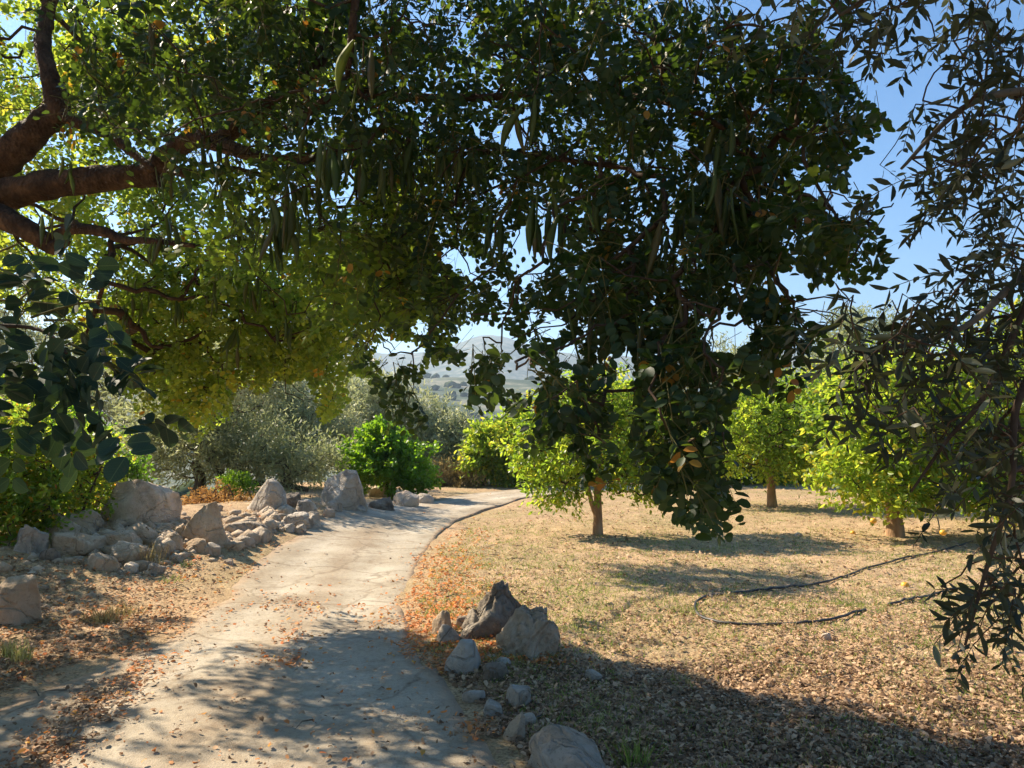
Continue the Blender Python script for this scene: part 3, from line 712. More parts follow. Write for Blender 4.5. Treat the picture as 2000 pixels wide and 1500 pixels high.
for i, (px, py, w_, h_, mt, lb, sd_, rt, tl, sb, ct, rg, pk) in enumerate(L_ROCKS):
    big = w_ > 70
    rock(px, py, w_, h_, mt, lb, sd_, rt, tl, sb, ct, rg, pk, name='boulder' if w_ > 85 or h_ > 60 else 'rock', grp=G1, cat='boulder' if w_ > 85 or h_ > 60 else 'rock')
R_ROCKS = [
 (968, 1246, 142, 98, 'rock_dark', 'dark weathered stump-like peak of rock, the tallest beside the track', 71, 0, 2, 5, 6, .26, .36),
 (1018, 1290, 124, 92, 'rock_tan', 'craggy right side of the dark peak, its sunlit face coloured tan', 95, 6, 20, 5, 5, .34, .30),  # same rock as the peak; lighter tan stands for its sunlit side
 (935, 1246, 62, 46, 'rock_dark', 'brown block of rock at the left front of the dark peak', 80, 0, 0, 4, 7, .16, .05),
 (863, 1244, 42, 44, 'rock_tan', 'upright tan stone with a rounded top nearest the orange leaves', 73, 0, 0, 4, 7, .06, .05),
 (877, 1260, 52, 32, 'rock_grey', 'wedge shaped stone leaning on the front of the upright tan stone', 74, 0, -10, 4, 6, .04, .45),
 (903, 1318, 74, 54, 'rock_grey', 'pale grey angular stone with a ridge, alone in front of the dark peak', 75, 0, 4, 4, 6, .05, .2),
 (968, 1337, 50, 30, 'rock_dark', 'small black-brown stone half buried in leaves right of the pale ridged stone', 76, 0, 0, 4, 7, .08, .0),
 (1012, 1390, 52, 36, 'rock_grey', 'squarish whitish stone embedded in leaf litter', 77, 0, 6, 4, 6, .07, .0),
 (925, 1372, 46, 14, 'rock_grey', 'thin flat stone at the edge of the concrete above the embedded whitish stone', 78, 0, -4, 3, 6, .08, .0),
 (1000, 1448, 44, 46, 'rock_tan', 'tan tooth shaped stone tilted away from the edge of the track', 79, 0, 22, 4, 7, .07, .3),
 (963, 1402, 42, 22, 'rock_grey', 'low mossy grey stone at the rim of the track', 81, 0, 10, 3, 7, .1, .0),
 (1108, 1520, 150, 70, 'rock_grey', 'broad flat-topped grey rock cut by the bottom edge of the picture', 82, 0, 4, 5, 8, .09, .1),
 (1160, 1332, 34, 16, 'rock_grey', 'low stone showing through leaves right of the dark peak', 83, 0, 0, 3, 7, .08, .0),
 (1030, 1424, 40, 18, 'rock_grey', 'flat greenish stone between the tooth shaped stone and the whitish one', 84, 0, 0, 3, 6, .08, .0),
 (982, 1312, 34, 18, 'rock_grey', 'small pale stone just above the black-brown stone', 85, 0, 0, 3, 7, .08, .0),
 (905, 1232, 34, 22, 'rock_tan', 'small knobbly stone between the upright tan stone and the dark peak', 86, 0, -12, 3, 7, .14, .0),
 (1563, 1051, 18, 8, 'rock_pale', 'small white stone lying in the grass left of the nearest right-hand orchard trunk', 87, 0, 0, 3, 6, .08, .0),
 (1616, 1254, 20, 12, 'rock_pale', 'small white stone on dry litter below the lower loop of the hose', 88, 0, 0, 3, 6, .08, .0),
]
for i, (px, py, w_, h_, mt, lb, sd_, rt, tl, sb, ct, rg, pk) in enumerate(R_ROCKS):
    rock(px, py, w_, h_, mt, lb, sd_, rt, tl, sb, ct, rg, pk, name='boulder' if w_ > 85 else 'rock', grp=G2, cat='boulder' if w_ > 85 else 'rock')

# gravel and rubble: countless small stones
def rubble():
    import bmesh
    bm = bmesh.new(); bmesh.ops.create_icosphere(bm, subdivisions=1, radius=1)
    base = np.array([v.co[:] for v in bm.verts]); F = np.array([[v.index for v in f.verts] for f in bm.faces]); bm.free()
    g = np.random.default_rng(19)
    pts = []; sz = []
    def cloud(n, cx, cy, rx, ry, s0, s1):
        for k in range(n):
            a, b = g.normal(0, .5, 2)
            p = GH(cx + a * rx, min(cy + b * ry, 1290)); pts.append(p); sz.append(g.uniform(s0, s1) * (1 + (g.random() < .08) * 1.2))
    cloud(1000, 270, 1042, 150, 46, .018, .062)
    cloud(70, 240, 1060, 200, 50, .05, .10)
    cloud(100, 560, 1028, 160, 30, .05, .11)
    cloud(260, 120, 1095, 150, 40, .02, .05)
    cloud(420, 590, 1020, 120, 30, .02, .09)
    cloud(140, 480, 1050, 80, 26, .03, .08)
    cloud(120, 760, 990, 90, 9, .04, .1)
    cloud(160, 330, 1110, 120, 22, .012, .04)
    cloud(140, 120, 1170, 120, 60, .012, .035)
    cloud(160, 960, 1330, 110, 70, .008, .025)
    cloud(100, 1010, 1440, 80, 60, .008, .022)
    pts = np.array(pts); sz = np.array(sz); n = len(pts)
    d, s = road_d(pts[:, 0], pts[:, 1]); ok = d > .05; pts = pts[ok]; sz = sz[ok]; n = len(pts)
    q = base[None] * (1 + g.uniform(-.28, .28, (n, len(base), 1)))
    q = q * (g.uniform(.6, 1.2, (n, 1, 3)) * np.array([1, 1, .7]))
    q = q * sz[:, None, None] + pts[:, None] + np.array([0, 0, .2]) * sz[:, None, None]
    FF = (F[None] + (np.arange(n) * len(base))[:, None, None]).reshape(-1, 3)
    link('gravel', mesh_np('gravel', q.reshape(-1, 3), FF, M['rock_tan'], smooth=False), kind='stuff')
rubble()

# ------------------------------------------------------------------ generic tree crown
def clumps(ells, n, g, inner=.35):
    """cluster centres spread through ellipsoids, denser toward the outside"""
    vol = np.array([e[3] * e[4] * e[5] for e in ells]); pr = vol ** .8 / (vol ** .8).sum()
    which = g.choice(len(ells), n, p=pr)
    E = np.array(ells)[which]
    v = nrm(g.normal(0, 1, (n, 3))); r = (g.random(n) * (1 - inner ** 3) + inner ** 3) ** (1 / 3)
    r = r * (1.08 + .24 * g.normal(0, 1, n))
    return E[:, :3] + v * r[:, None] * E[:, 3:6], v
def sprays(C, V, per, leaf_len, ratio, g, spread=.16, up=.1, hang=0., tintb=None):
    """short leafy shoots around each centre"""
    n = len(C)
    dirs = nrm(V + g.normal(0, .55, (n, 3)) + np.array([0, 0, up - hang]))
    t = g.random((n, per))
    Pp = C[:, None] + dirs[:, None] * ((t - .4) * spread * 2)[..., None] + g.normal(0, spread * .33, (n, per, 3))
    ax = nrm(dirs[:, None] * .8 + g.normal(0, .6, (n, per, 3)) + np.array([0, 0, -.15 - hang]))
    nn = nrm(g.normal(0, .7, (n, per, 3)) + np.array([0, 0, .8]))
    x, y, z = frames(ax.reshape(-1, 3), nn.reshape(-1, 3))
    L = leaf_len * g.uniform(.7, 1.2, n * per)[:, None]
    A = np.stack([x * L, y * L * ratio, z * L], 1)
    tb = g.normal(.42, .16, n)[:, None] if tintb is None else tintb[:, None]
    tint = np.clip(tb + g.normal(0, .16, (n, per)), 0, .97).ravel()
    return Pp.reshape(-1, 3), A, tint
def make_tree(name, label, cat, base, trunk, ells, mat, bark, ncl, per, leaf_len, ratio, seed, group=None, spread=.16, hang=0., yellow=0., shape=SH_OVAL, near=0, tr=.06, stems=None, inner=.35, zmin=None, rmin=.004, up=.1, tmean=.42):
    g = np.random.default_rng(seed)
    base = np.array(base, float)
    root = thing(name, label, cat, tuple(base), group)
    if base[1] > 17: ncl = int(ncl * .66); leaf_len *= 1.22
    C, V = clumps(ells, ncl, g, inner)
    if zmin is not None: k = C[:, 2] > zmin; C, V = C[k], V[k]
    Pp, A, tint = sprays(C, V, per, leaf_len, ratio, g, spread, up, hang, tintb=g.normal(tmean, .15, len(C)))
    ye = g.random(len(tint)) < yellow; tint[ye] = g.uniform(.93, 1, ye.sum())
    if near:
        m = split_near(Pp, np.full(len(Pp), leaf_len), near)
        hi = SH_OVAL_HI if shape is SH_OVAL else SH_LANCE_HI
        singles('leaf', hi, Pp[m], A[m], tint[m], M[mat], root)
        Pp, A, tint = Pp[~m], A[~m], tint[~m]
    bake('crown', shape, Pp, A, tint, M[mat], root)
    stems = stems or [trunk]
    roots = []
    for k, s in enumerate(stems):
        s = np.array(s, float)
        r0 = tr if k == 0 else tr * .6
        pts = s + base if s.shape[1] == 3 else s
        rad = np.linspace(1, .55, len(pts)) * r0; rad[0] *= 1.25
        tube('trunk' if k == 0 else 'limb', pts, rad, 12, M[bark], root, seed + k, .12)
        rs = resample(pts, 8)[3:]
        roots.append(rs)
    grow('branches', np.vstack(roots), C[::max(1, len(C) // 420)], root, M[bark if bark != 'bark_citrus' else 'twig'], rmin, .42, tr * .55, jit=.07, sides=4)
    return root

# ------------------------------------------------------------------ orchard trees on the right
def E(px, py, d, rx, ry, rz):
    c = P(px, py, d); return (c[0], c[1], c[2], rx, ry, rz)
GO = 'citrus trees standing in the orchard'
b1 = GH(1168, 1047)
make_tree('citrus_tree', 'small citrus tree with slim forked trunk standing nearest the track, behind hanging dark leaves', 'citrus tree', b1,
    [(0, 0, -.05), (.0, 0, .4), (-.01, .02, .8), (0, .05, 1.2), (.05, .1, 1.7)],
    [E(1165, 880, b1[1], .85, .8, .62), E(1100, 800, b1[1] + .3, .55, .6, .5), E(1250, 820, b1[1] + .4, .55, .6, .55), E(1080, 950, b1[1] - .1, .5, .5, .35), E(1260, 940, b1[1], .42, .5, .32), E(1180, 770, b1[1] + .4, .6, .6, .35), E(1320, 870, b1[1] + .7, .5, .5, .55), E(1030, 870, b1[1] + .2, .42, .5, .45)],
    'citrus', 'bark_citrus', 720, 22, .085, .46, 101, GO, .15, .12, .03, near=160, tr=.075, shape=SH_LANCE,
    stems=[[(0, 0, -.05), (.0, 0, .4), (.0, .02, .8), (.02, .05, 1.2), (.05, .1, 1.7)], [(-.01, 0, .32), (-.09, .0, .5), (-.13, .02, .68), (-.22, .05, 1.0), (-.4, .1, 1.4)]], tmean=.5)
b2 = GH(1509, 992)
make_tree('citrus_tree', 'round citrus tree with bare straight trunk standing mid-orchard between its neighbours', 'citrus tree', b2,
    [(0, 0, -.05), (-.02, 0, .4), (-.06, 0, .8), (-.06, .05, 1.2), (0, .1, 1.6)],
    [E(1505, 850, b2[1], 1.25, 1.1, 1.0), E(1430, 830, b2[1], .7, .8, .75), E(1580, 820, b2[1] + .3, .8, .8, .75), E(1470, 775, b2[1], .6, .7, .4), E(1545, 890, b2[1] - .4, .9, .7, .45), E(1400, 880, b2[1] + .3, .8, .8, .45), E(1610, 870, b2[1] + .3, .7, .8, .6), E(1580, 760, b2[1] + .3, .7, .8, .5)],
    'citrus', 'bark_citrus', 760, 26, .095, .46, 102, GO, .22, .1, .02, tr=.10, shape=SH_LANCE, tmean=.52, zmin=.62)
b3 = GH(1748, 1050)
make_tree('citrus_tree', 'big yellow-green citrus tree with branches sweeping low at the right side of the orchard', 'citrus tree', b3,
    [(0, 0, -.05), (.0, 0, .3), (-.02, 0, .7), (.05, .05, 1.1), (.1, .1, 1.7)],
    [E(1790, 830, b3[1] + .2, 1.35, 1.1, 1.15), E(1680, 900, b3[1] - .2, .75, .8, .65), E(1900, 800, b3[1] + .2, .9, .9, 1.1), E(1760, 960, b3[1] - .3, 1.0, .8, .38), E(1870, 950, b3[1] - .2, .9, .8, .5), E(1700, 790, b3[1] + .3, .7, .8, .7), E(1960, 900, b3[1], .8, .9, .9), E(1990, 690, b3[1] + .5, .7, .7, .8)],
    'citrus', 'bark_citrus', 1500, 22, .10, .48, 103, GO, .17, .12, .05, near=260, tr=.13, shape=SH_LANCE, tmean=.6, zmin=.52)
b4 = GH(942, 957); b4 = np.array([P(942, 940, 24)[0], 24, float(height(-.9, 24))])
make_tree('citrus_tree', 'yellow-green orchard tree with thin dark trunk behind the far end of the track', 'citrus tree', b4,
    [(0, 0, -.05), (.05, 0, .4), (.0, 0, .8), (.05, .05, 1.2), (.3, .1, 1.7)],
    [E(960, 880, 23.8, .9, .9, .8), E(1010, 870, 24, 1.1, 1.0, .9), E(1050, 910, 23.6, 1.2, .9, .7), E(1100, 860, 24.4, 1.2, 1, 1.0), E(940, 870, 24, .5, .6, .7), E(1000, 840, 24.2, .7, .8, .5)],
    'citrus', 'twig', 900, 22, .14, .5, 104, GO, .24, .1, .05, tr=.08, tmean=.60)
b5 = np.array([P(1120, 940, 27)[0], 27, float(height(2.2, 27))])
make_tree('citrus_tree', 'darker green orchard tree in the row behind the nearest slim trunk', 'citrus tree', b5,
    [(0, 0, -.2), (.05, 0, .4), (.0, 0, .8), (.05, .05, 1.2), (.3, .1, 1.7)],
    [E(1200, 840, 27, 1.8, 1.4, 1.6), E(1290, 860, 26.5, 1.6, 1.2, 1.3), E(1150, 800, 27.5, 1.2, 1.2, .8), E(1340, 900, 26, 1.2, 1, .8)],
    'citrus', 'twig', 800, 24, .16, .5, 105, GO, .28, .1, .03, tr=.10, tmean=.35)
b6 = np.array([P(2130, 1010, 13.5)[0], 13.5, 0.])
make_tree('citrus_tree', 'citrus tree at the right edge of the frame behind the overhanging olive branches', 'citrus tree', b6,
    [(0, 0, -.05), (.0, 0, .3), (-.02, 0, .7), (.05, .05, 1.1), (.1, .1, 1.7)],
    [E(2080, 860, 13.5, 1.2, 1.1, 1.1), E(2000, 960, 13.2, .8, .8, .45), E(2060, 700, 13.8, 1.0, 1., .9)],
    'citrus', 'bark_citrus', 620, 22, .10, .48, 106, GO, .18, .12, .06, tr=.12, shape=SH_LANCE, tmean=.55)
GB = 'dark trees closing the far side of the orchard'
for k, (px, top, d, hw, lb, mt, tm) in enumerate([
    (1420, 800, 25, 2.0, 'dark green tree behind the mid-orchard trunk, partly under hanging carob sprays', 'citrus', .15),
    (1600, 790, 26, 2.2, 'dark green bushy tree filling the gap right of the mid-orchard trunk', 'citrus', .15),
    (1780, 760, 28, 2.6, 'dense dark tree behind the big yellow-green citrus', 'citrus', .2)]):
    b = np.array([P(px, 940, d)[0], d, float(height(P(px, 940, d)[0], d))])
    zt = P(px, top, d)[2]
    make_tree('orchard_tree', lb, 'tree', b, [(0, 0, -.2), (.05, 0, .5), (0, 0, 1.0), (.1, 0, 1.5)],
        [(b[0], d, zt * .5, hw, 1.2, zt * .5), (b[0] - hw * .5, d, zt * .4, hw * .7, 1.1, zt * .42), (b[0] + hw * .5, d + .3, zt * .45, hw * .7, 1.1, zt * .45)],
        mt, 'twig', 620, 26, .17, .5, 120 + k, GB, .3, .1, .01, tr=.1, tmean=tm)
GL = 'silvery olive trees beyond the rocks and the orchard'
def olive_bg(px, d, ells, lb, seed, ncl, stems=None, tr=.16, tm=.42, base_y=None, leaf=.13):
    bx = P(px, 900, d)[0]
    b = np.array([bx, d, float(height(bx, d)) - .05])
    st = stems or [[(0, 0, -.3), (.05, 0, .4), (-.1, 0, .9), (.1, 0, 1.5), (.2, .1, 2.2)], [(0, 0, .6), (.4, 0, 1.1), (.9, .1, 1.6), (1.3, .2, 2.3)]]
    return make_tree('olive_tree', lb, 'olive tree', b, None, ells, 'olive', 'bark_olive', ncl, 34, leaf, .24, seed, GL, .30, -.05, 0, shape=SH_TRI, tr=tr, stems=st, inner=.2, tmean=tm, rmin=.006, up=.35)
olive_bg(385, 18.5, [E(380, 880, 18.5, 1.3, 1.2, .8), E(300, 850, 18.7, .9, 1, .8), E(460, 860, 18.4, 1.1, 1, .8), E(520, 900, 18.2, 1.2, 1, .6), E(600, 900, 18.5, .8, .8, .55), E(360, 780, 19, 1.2, 1.1, 1.0), E(390, 700, 17.2, 1.7, 1.8, .8), E(460, 715, 15.6, 1.2, 1.5, .6), E(270, 910, 18.4, .5, .7, .45)],  # two high lobes were added to shade the far bend of the track
    'near grey-green olive with crooked dark trunk and a limb bending low right behind the boulders', 131, 1500,
    [[(-.05, 0, -.9), (-.05, 0, .0), (.1, 0, .5), (.0, 0, 1.0), (.2, .1, 1.6), (.45, .1, 2.1)], [(.2, 0, 1.5), (.55, -.3, .95), (.85, -.4, .55), (1.3, -.4, .5), (2.0, -.4, .5), (2.8, -.3, .35)]], .17, .45)
olive_bg(560, 23, [E(560, 830, 23, 1.9, 1.5, 1.5), E(480, 800, 23, 1.4, 1.3, 1.3), E(620, 850, 22.6, 1.2, 1.1, 1.2), E(540, 760, 23, 1.0, 1, .9)],
    'broad silvery olive rising behind the near olive, left of the green bush', 132, 1300, tm=.62)
olive_bg(790, 27, [E(765, 840, 27, 1.9, 1.6, 1.5), E(720, 850, 26.5, 1.3, 1.2, 1.3), E(710, 770, 27, 1.2, 1.2, .9)],
    'hazy pale olive directly behind the bright green bush', 133, 1100, tm=.75, leaf=.15)
olive_bg(900, 26, [E(890, 880, 26, 1.0, 1.2, 1.0), E(860, 850, 26.4, .8, 1, .9), E(905, 915, 25.4, .7, .8, .6)],
    'narrow olive with bare dark twigs between the green bush and the yellow-green tree', 134, 700, tm=.72, leaf=.15)
olive_bg(1440, 33, [E(1440, 740, 33, 1.5, 1.3, 1.4), E(1430, 790, 33, 1.6, 1.3, 1.3), E(1470, 830, 33, 1.6, 1.3, 1.3)],
    'olive crown showing against the far mountain above the mid-orchard tree', 135, 700, tm=.62, leaf=.17)
olive_bg(1680, 30, [E(1690, 680, 30, 1.6, 1.4, 1.3), E(1620, 720, 30, 1.3, 1.2, 1.1), E(1660, 640, 30, .8, .9, .6), E(1740, 720, 30, 1.2, 1.2, 1.0), E(1680, 780, 30, 1.8, 1.3, 1.2)],
    'tall dusky olive crown rising above the orchard against the blue sky', 136, 1000, tm=.30, leaf=.16)
olive_bg(150, 24, [E(150, 740, 24, 2.2, 1.6, 1.9), E(60, 700, 24, 2.0, 1.6, 2.0), E(240, 700, 24, 1.6, 1.4, 1.5), E(150, 850, 24, 2.4, 1.5, 1.5), E(-60, 650, 24, 2., 1.6, 2.2)],
    'tall olive at the far left seen through the carob canopy', 137, 1200, tm=.6, leaf=.17)
# bright green bush and shrubs
bb = GH(765, 988); bb = np.array([P(765, 975, 18.9)[0], 18.9, float(height(P(765, 975, 18.9)[0], 18.9))])
make_tree('green_bush', 'bright green rounded bush on a short dark stem beside the bend of the track', 'bush', bb, None,
    [E(760, 905, 18.9, .95, .9, .62), E(720, 880, 18.9, .5, .6, .45), E(800, 930, 18.7, .6, .6, .42), E(735, 850, 19, .45, .5, .3), E(700, 925, 19, .35, .4, .3), E(775, 865, 19, .45, .5, .35)],
    'bush', 'twig', 800, 26, .085, .6, 141, None, .13, 0, .0, tr=.06, stems=[[(0, 0, -.1), (-.05, 0, .2), (-.12, 0, .4), (-.2, 0, .7)], [(-.05, 0, .18), (.08, 0, .35), (.2, 0, .6)]], tmean=.5)
bs = np.array([P(100, 1040, 9.6)[0], 9.6, float(height(P(100, 1040, 9.6)[0], 9.6))])
make_tree('leafy_shrub', 'green shrub turning yellow and orange at the left edge beside the rock pile', 'shrub', bs, None,
    [E(60, 920, 9.6, .65, .6, .6), E(140, 930, 10, .5, .5, .5), E(10, 1010, 9.0, .5, .5, .5), E(90, 1000, 9.6, .42, .4, .3), E(190, 900, 10.4, .36, .4, .42), E(30, 840, 9.8, .6, .5, .5), E(170, 970, 10.4, .25, .3, .25), E(-60, 950, 9.2, .6, .6, .8)],
    'autumn', 'twig', 1000, 22, .065, .6, 142, None, .11, 0, .05, tr=.03, stems=[[(0, 0, -.1), (.03, 0, .3), (-.05, 0, .7), (0, 0, 1.1)], [(-.3, 0, -.1), (-.4, 0, .3), (-.5, 0, .8)], [(.2, .2, -.1), (.3, .2, .3), (.45, .3, .8)]], near=120, tmean=.45)
bs2 = np.array([P(215, 980, 12)[0], 12.6, 0.])
make_tree('leafy_shrub', 'dark green shrub behind the left shoulder of the big cream boulder', 'shrub', bs2, None,
    [E(165, 920, 13, .7, .6, .6), E(225, 930, 13, .4, .4, .45), E(110, 860, 13.4, .8, .6, .7)],
    'bush', 'twig', 420, 22, .07, .6, 143, None, .14, 0, .0, tr=.03, stems=[[(0, 0, -.3), (.03, 0, .3), (-.2, 0, .7)]], tmean=.1)
bs3 = np.array([P(880, 965, 24)[0], 24.2, 0.])
make_tree('dry_bush', 'straw-coloured dry bush between the green bush and the yellow-green tree', 'bush', bs3, None,
    [E(885, 935, 24, .65, .5, .55), E(905, 955, 23.6, .5, .4, .35), E(860, 945, 24, .4, .4, .4)],
    'straw', 'twig', 300, 26, .12, .16, 144, None, .2, -.3, .0, tr=.02, shape=SH_LANCE, stems=[[(0, 0, -.3), (.03, 0, .2), (.1, 0, .5)]], tmean=.3)
bs4 = np.array([P(455, 985, 13.2)[0], 13.2, float(height(P(455, 985, 13.2)[0], 13.2))])
make_tree('dry_bracken', 'rust-orange dried bracken sprawling over the ash-grey stones', 'bracken', bs4, None,
    [E(450, 990, 13.2, .42, .35, .17), E(405, 975, 13.3, .25, .3, .14), E(495, 1000, 13.0, .35, .3, .14), E(340, 992, 13.0, .2, .2, .08), E(430, 960, 13.4, .12, .2, .10)],
    'dry', 'twig', 420, 20, .045, .5, 145, None, .07, -.1, .0, tr=.015, stems=[[(0, 0, -.05), (.0, 0, .12), (-.1, 0, .3)], [(0.02, 0, 0), (.15, 0, .12), (.3, 0, .2)]], tmean=.5, rmin=.0025)
bs5 = np.array([P(470, 960, 16)[0], 16, float(height(P(470, 960, 16)[0], 16))])
make_tree('green_weed', 'small fresh green weed growing behind the dry bracken', 'weed', bs5, None,
    [E(462, 945, 16, .3, .3, .22)], 'bush', 'twig', 120, 20, .05, .6, 146, None, .08, 0, 0, tr=.012, stems=[[(0, 0, -.05), (.0, 0, .2)]], tmean=.7)
# ------------------------------------------------------------------ the carob tree overhead
GC = np.random.default_rng(23)
def compound(Pt, D, L, g, nodes=9, pairs=4, rl=.13, ll=.045, tintb=None, droop=.55):
    """carob shoots: feather leaves with opposite oval leaflets; returns leaflets and stalks"""
    n = len(Pt); D = nrm(D); dn = np.array([0, 0, -1.])
    t = ((np.arange(nodes) + 1) / nodes)[None, :, None]
    pos = Pt[:, None] + L[:, None, None] * (D[:, None] * t + dn * droop * .5 * t ** 2)
    tan = nrm(D[:, None] + dn * droop * t)
    h = nrm(np.cross(tan, np.array([.3, .2, 1.]))); k = np.cross(tan, h)
    an = (np.arange(nodes) * 2.4)[None, :] + g.uniform(0, 6.3, (n, 1)) + g.normal(0, .4, (n, nodes))
    r = nrm(.55 * tan + np.cos(an)[..., None] * h + np.sin(an)[..., None] * k + dn * .25)
    rlen = rl * g.uniform(.7, 1.15, (n, nodes))
    s = nrm(np.cross(r, np.array([0, 0, 1.]) + g.normal(0, .6, (n, nodes, 3))))
    nn = np.cross(s, r); nn = np.where(nn[..., 2:3] < 0, -nn, nn)
    kk = (np.arange(pairs) + 1) / pairs
    u = (.22 + .78 * kk)[None, None, :, None]
    base = pos[:, :, None] + r[:, :, None] * rlen[..., None, None] * u - np.array([0, 0, 1.]) * (rlen[..., None, None] * u ** 2 * .22)
    out_p, out_a = [], []
    for sd_ in (-1, 1):
        ax = s[:, :, None] * sd_ + r[:, :, None] * .38 + g.normal(0, .2, base.shape) + dn * .22
        nm = nn[:, :, None] + g.normal(0, .38, base.shape)
        x, y, z = frames(ax.reshape(-1, 3), nm.reshape(-1, 3))
        Ls = ll * g.uniform(.72, 1.15, len(x)) * np.broadcast_to(.82 + .25 * np.sin(kk * 2.6), (n, nodes, pairs)).ravel()
        out_p.append((base.reshape(-1, 3) + x * .004)); out_a.append(np.stack([x * Ls[:, None], y * (Ls * g.uniform(.62, .8, len(x)))[:, None], z * Ls[:, None]], 1))
    Pp = np.concatenate(out_p); A = np.concatenate(out_a)
    tb = (g.normal(.4, .14, n) if tintb is None else tintb)[:, None, None]
    leafj = g.normal(0, .12, (n, nodes, 1))
    yel = (g.random((n, nodes, 1)) < .03) & (g.random((n, nodes, pairs)) < .4)
    tint = np.clip(np.broadcast_to(tb + leafj, (n, nodes, pairs)) + g.normal(0, .08, (n, nodes, pairs)), 0, .93)
    tint = np.where(yel, g.uniform(.975, 1, (n, nodes, pairs)), tint)
    tint = np.concatenate([tint.ravel()] * 2)
    # stalks: shoot axis + leaf rachis
    S0 = np.concatenate([pos.reshape(-1, 3), np.concatenate([Pt[:, None], pos[:, :-1]], 1).reshape(-1, 3)])
    S1 = np.concatenate([base[:, :, -1].reshape(-1, 3), pos.reshape(-1, 3)])
    rad = np.concatenate([np.full(n * nodes, .0011), np.full(n * nodes, .0026)])
    return Pp, A, tint, S0, S1, rad

# shade that the ground shows: polyline (pixels) of the edge between shade (below) and sun (above)
SH_EDGE = np.array([flat_pt(*p) for p in [(-400, 1060), (60, 1100), (170, 1180), (300, 1262), (450, 1262), (600, 1240), (700, 1240), (790, 1250), (900, 1300), (1090, 1295), (1250, 1320), (1450, 1365), (1700, 1430), (1950, 1500), (2300, 1600)]])
SH_EDGE = SH_EDGE[np.argsort(SH_EDGE[:, 0])]
def casts_on_sunlit(Q, margin=0.):
    gx = Q[:, 0] + Q[:, 2] * SKX; gy = Q[:, 1] + Q[:, 2] * SKY
    edge = np.interp(gx, SH_EDGE[:, 0], SH_EDGE[:, 1]) + 1.1 * fbm(gx * 1.6, gy * 1.6, 3, 44)
    vis = (gy > edge + margin) & (np.abs(gx) < gy * .72 + .3) & (gx > -3.6)
    return vis & (gy < 22)

TC = thing('carob_tree', 'large spreading carob tree arching over the track, dark leaves and green pods', 'carob tree', (-4.35, 5.0, 0.0))
def PL(l): return [P(*q) for q in l]
LIMBS = [
 # (points as pixel + distance, radii)
 ([(-460, 1010, 5.0), (-330, 800, 5.0), (-210, 600, 4.9), (-110, 470, 4.85)], [.27, .24, .22, .20]),
 ([(-130, 480, 4.85), (-30, 400, 4.8), (60, 368, 4.75), (180, 352, 4.7), (270, 345, 4.7), (315, 348, 4.7)], [.19, .155, .135, .12, .115, .09]),
 ([(285, 345, 4.7), (330, 303, 4.65), (380, 272, 4.55), (450, 288, 4.4), (530, 312, 4.3), (640, 300, 4.2), (760, 250, 4.1)], [.105, .10, .085, .07, .05, .04, .03]),
 ([(-120, 430, 4.9), (-20, 330, 4.85), (30, 290, 4.8), (85, 240, 4.8), (112, 205, 4.8), (95, 140, 4.8), (85, 70, 4.9), (110, -40, 5.0), (150, -200, 5.0)], [.20, .17, .15, .135, .12, .085, .075, .065, .05]),
 ([(108, 215, 4.8), (150, 240, 4.75), (210, 262, 4.7), (260, 300, 4.6), (300, 330, 4.5)], [.07, .055, .05, .04, .03]),
 ([(-130, 440, 4.8), (-30, 415, 4.7), (35, 440, 4.6), (75, 462, 4.6), (105, 482, 4.6), (130, 466, 4.6)], [.14, .115, .10, .085, .075, .05]),
 ([(95, 470, 4.6), (140, 448, 4.6), (200, 452, 4.55), (240, 468, 4.5), (290, 470, 4.4), (380, 480, 4.3)], [.055, .055, .05, .04, .03, .02]),
 ([(330, 330, 4.6), (390, 342, 4.6), (450, 330, 4.5), (520, 345, 4.5)], [.05, .045, .03, .02]),
 ([(720, -160, 3.3), (705, -60, 3.3), (692, 20, 3.3), (684, 100, 3.3), (678, 150, 3.35)], [.04, .034, .030, .026, .016]),
 ([(560, 250, 4.3), (640, 195, 4.1), (700, 180, 4.0), (800, 190, 3.9), (950, 190, 3.7), (1080, 175, 3.4)], [.035, .04, .04, .035, .03, .022]),
 ([(420, 280, 4.5), (620, 120, 4.4), (720, -160, 4.2), (900, -420, 3.6), (1150, -560, 3.0)], [.08, .075, .07, .06, .05]),
 ([(215, 500, 5.4), (205, 545, 5.4), (185, 610, 5.5), (165, 660, 5.5)], [.02, .024, .026, .012]),
 ([(1080, 175, 3.4), (1250, 190, 3.1), (1380, 230, 2.9), (1500, 330, 2.8)], [.022, .02, .017, .012]),
 ([(900, 300, 3.8), (1000, 298, 3.6), (1090, 310, 3.4), (1230, 330, 3.1)], [.016, .018, .018, .012]),
]
limb_nodes = []
for i, (pl, rd) in enumerate(LIMBS):
    pts = PL(pl)
    if i == 0: pts = [np.array([-4.35, 5.0, -.1]), np.array([-4.3, 5.0, .5])] + pts[1:]; rd = [.34, .28] + rd[1:]
    rd = [q * .64 for q in rd]; tube('trunk' if i == 0 else 'limb', pts, rd, 18 if rd[0] > .05 else 10, M['bark_red'], TC, 200 + i, .34 if rd[0] > .06 else .14, 10)
    if i: limb_nodes.append(resample(np.array(pts), len(pts) * 3)[1:])
limb_nodes = np.vstack(limb_nodes)

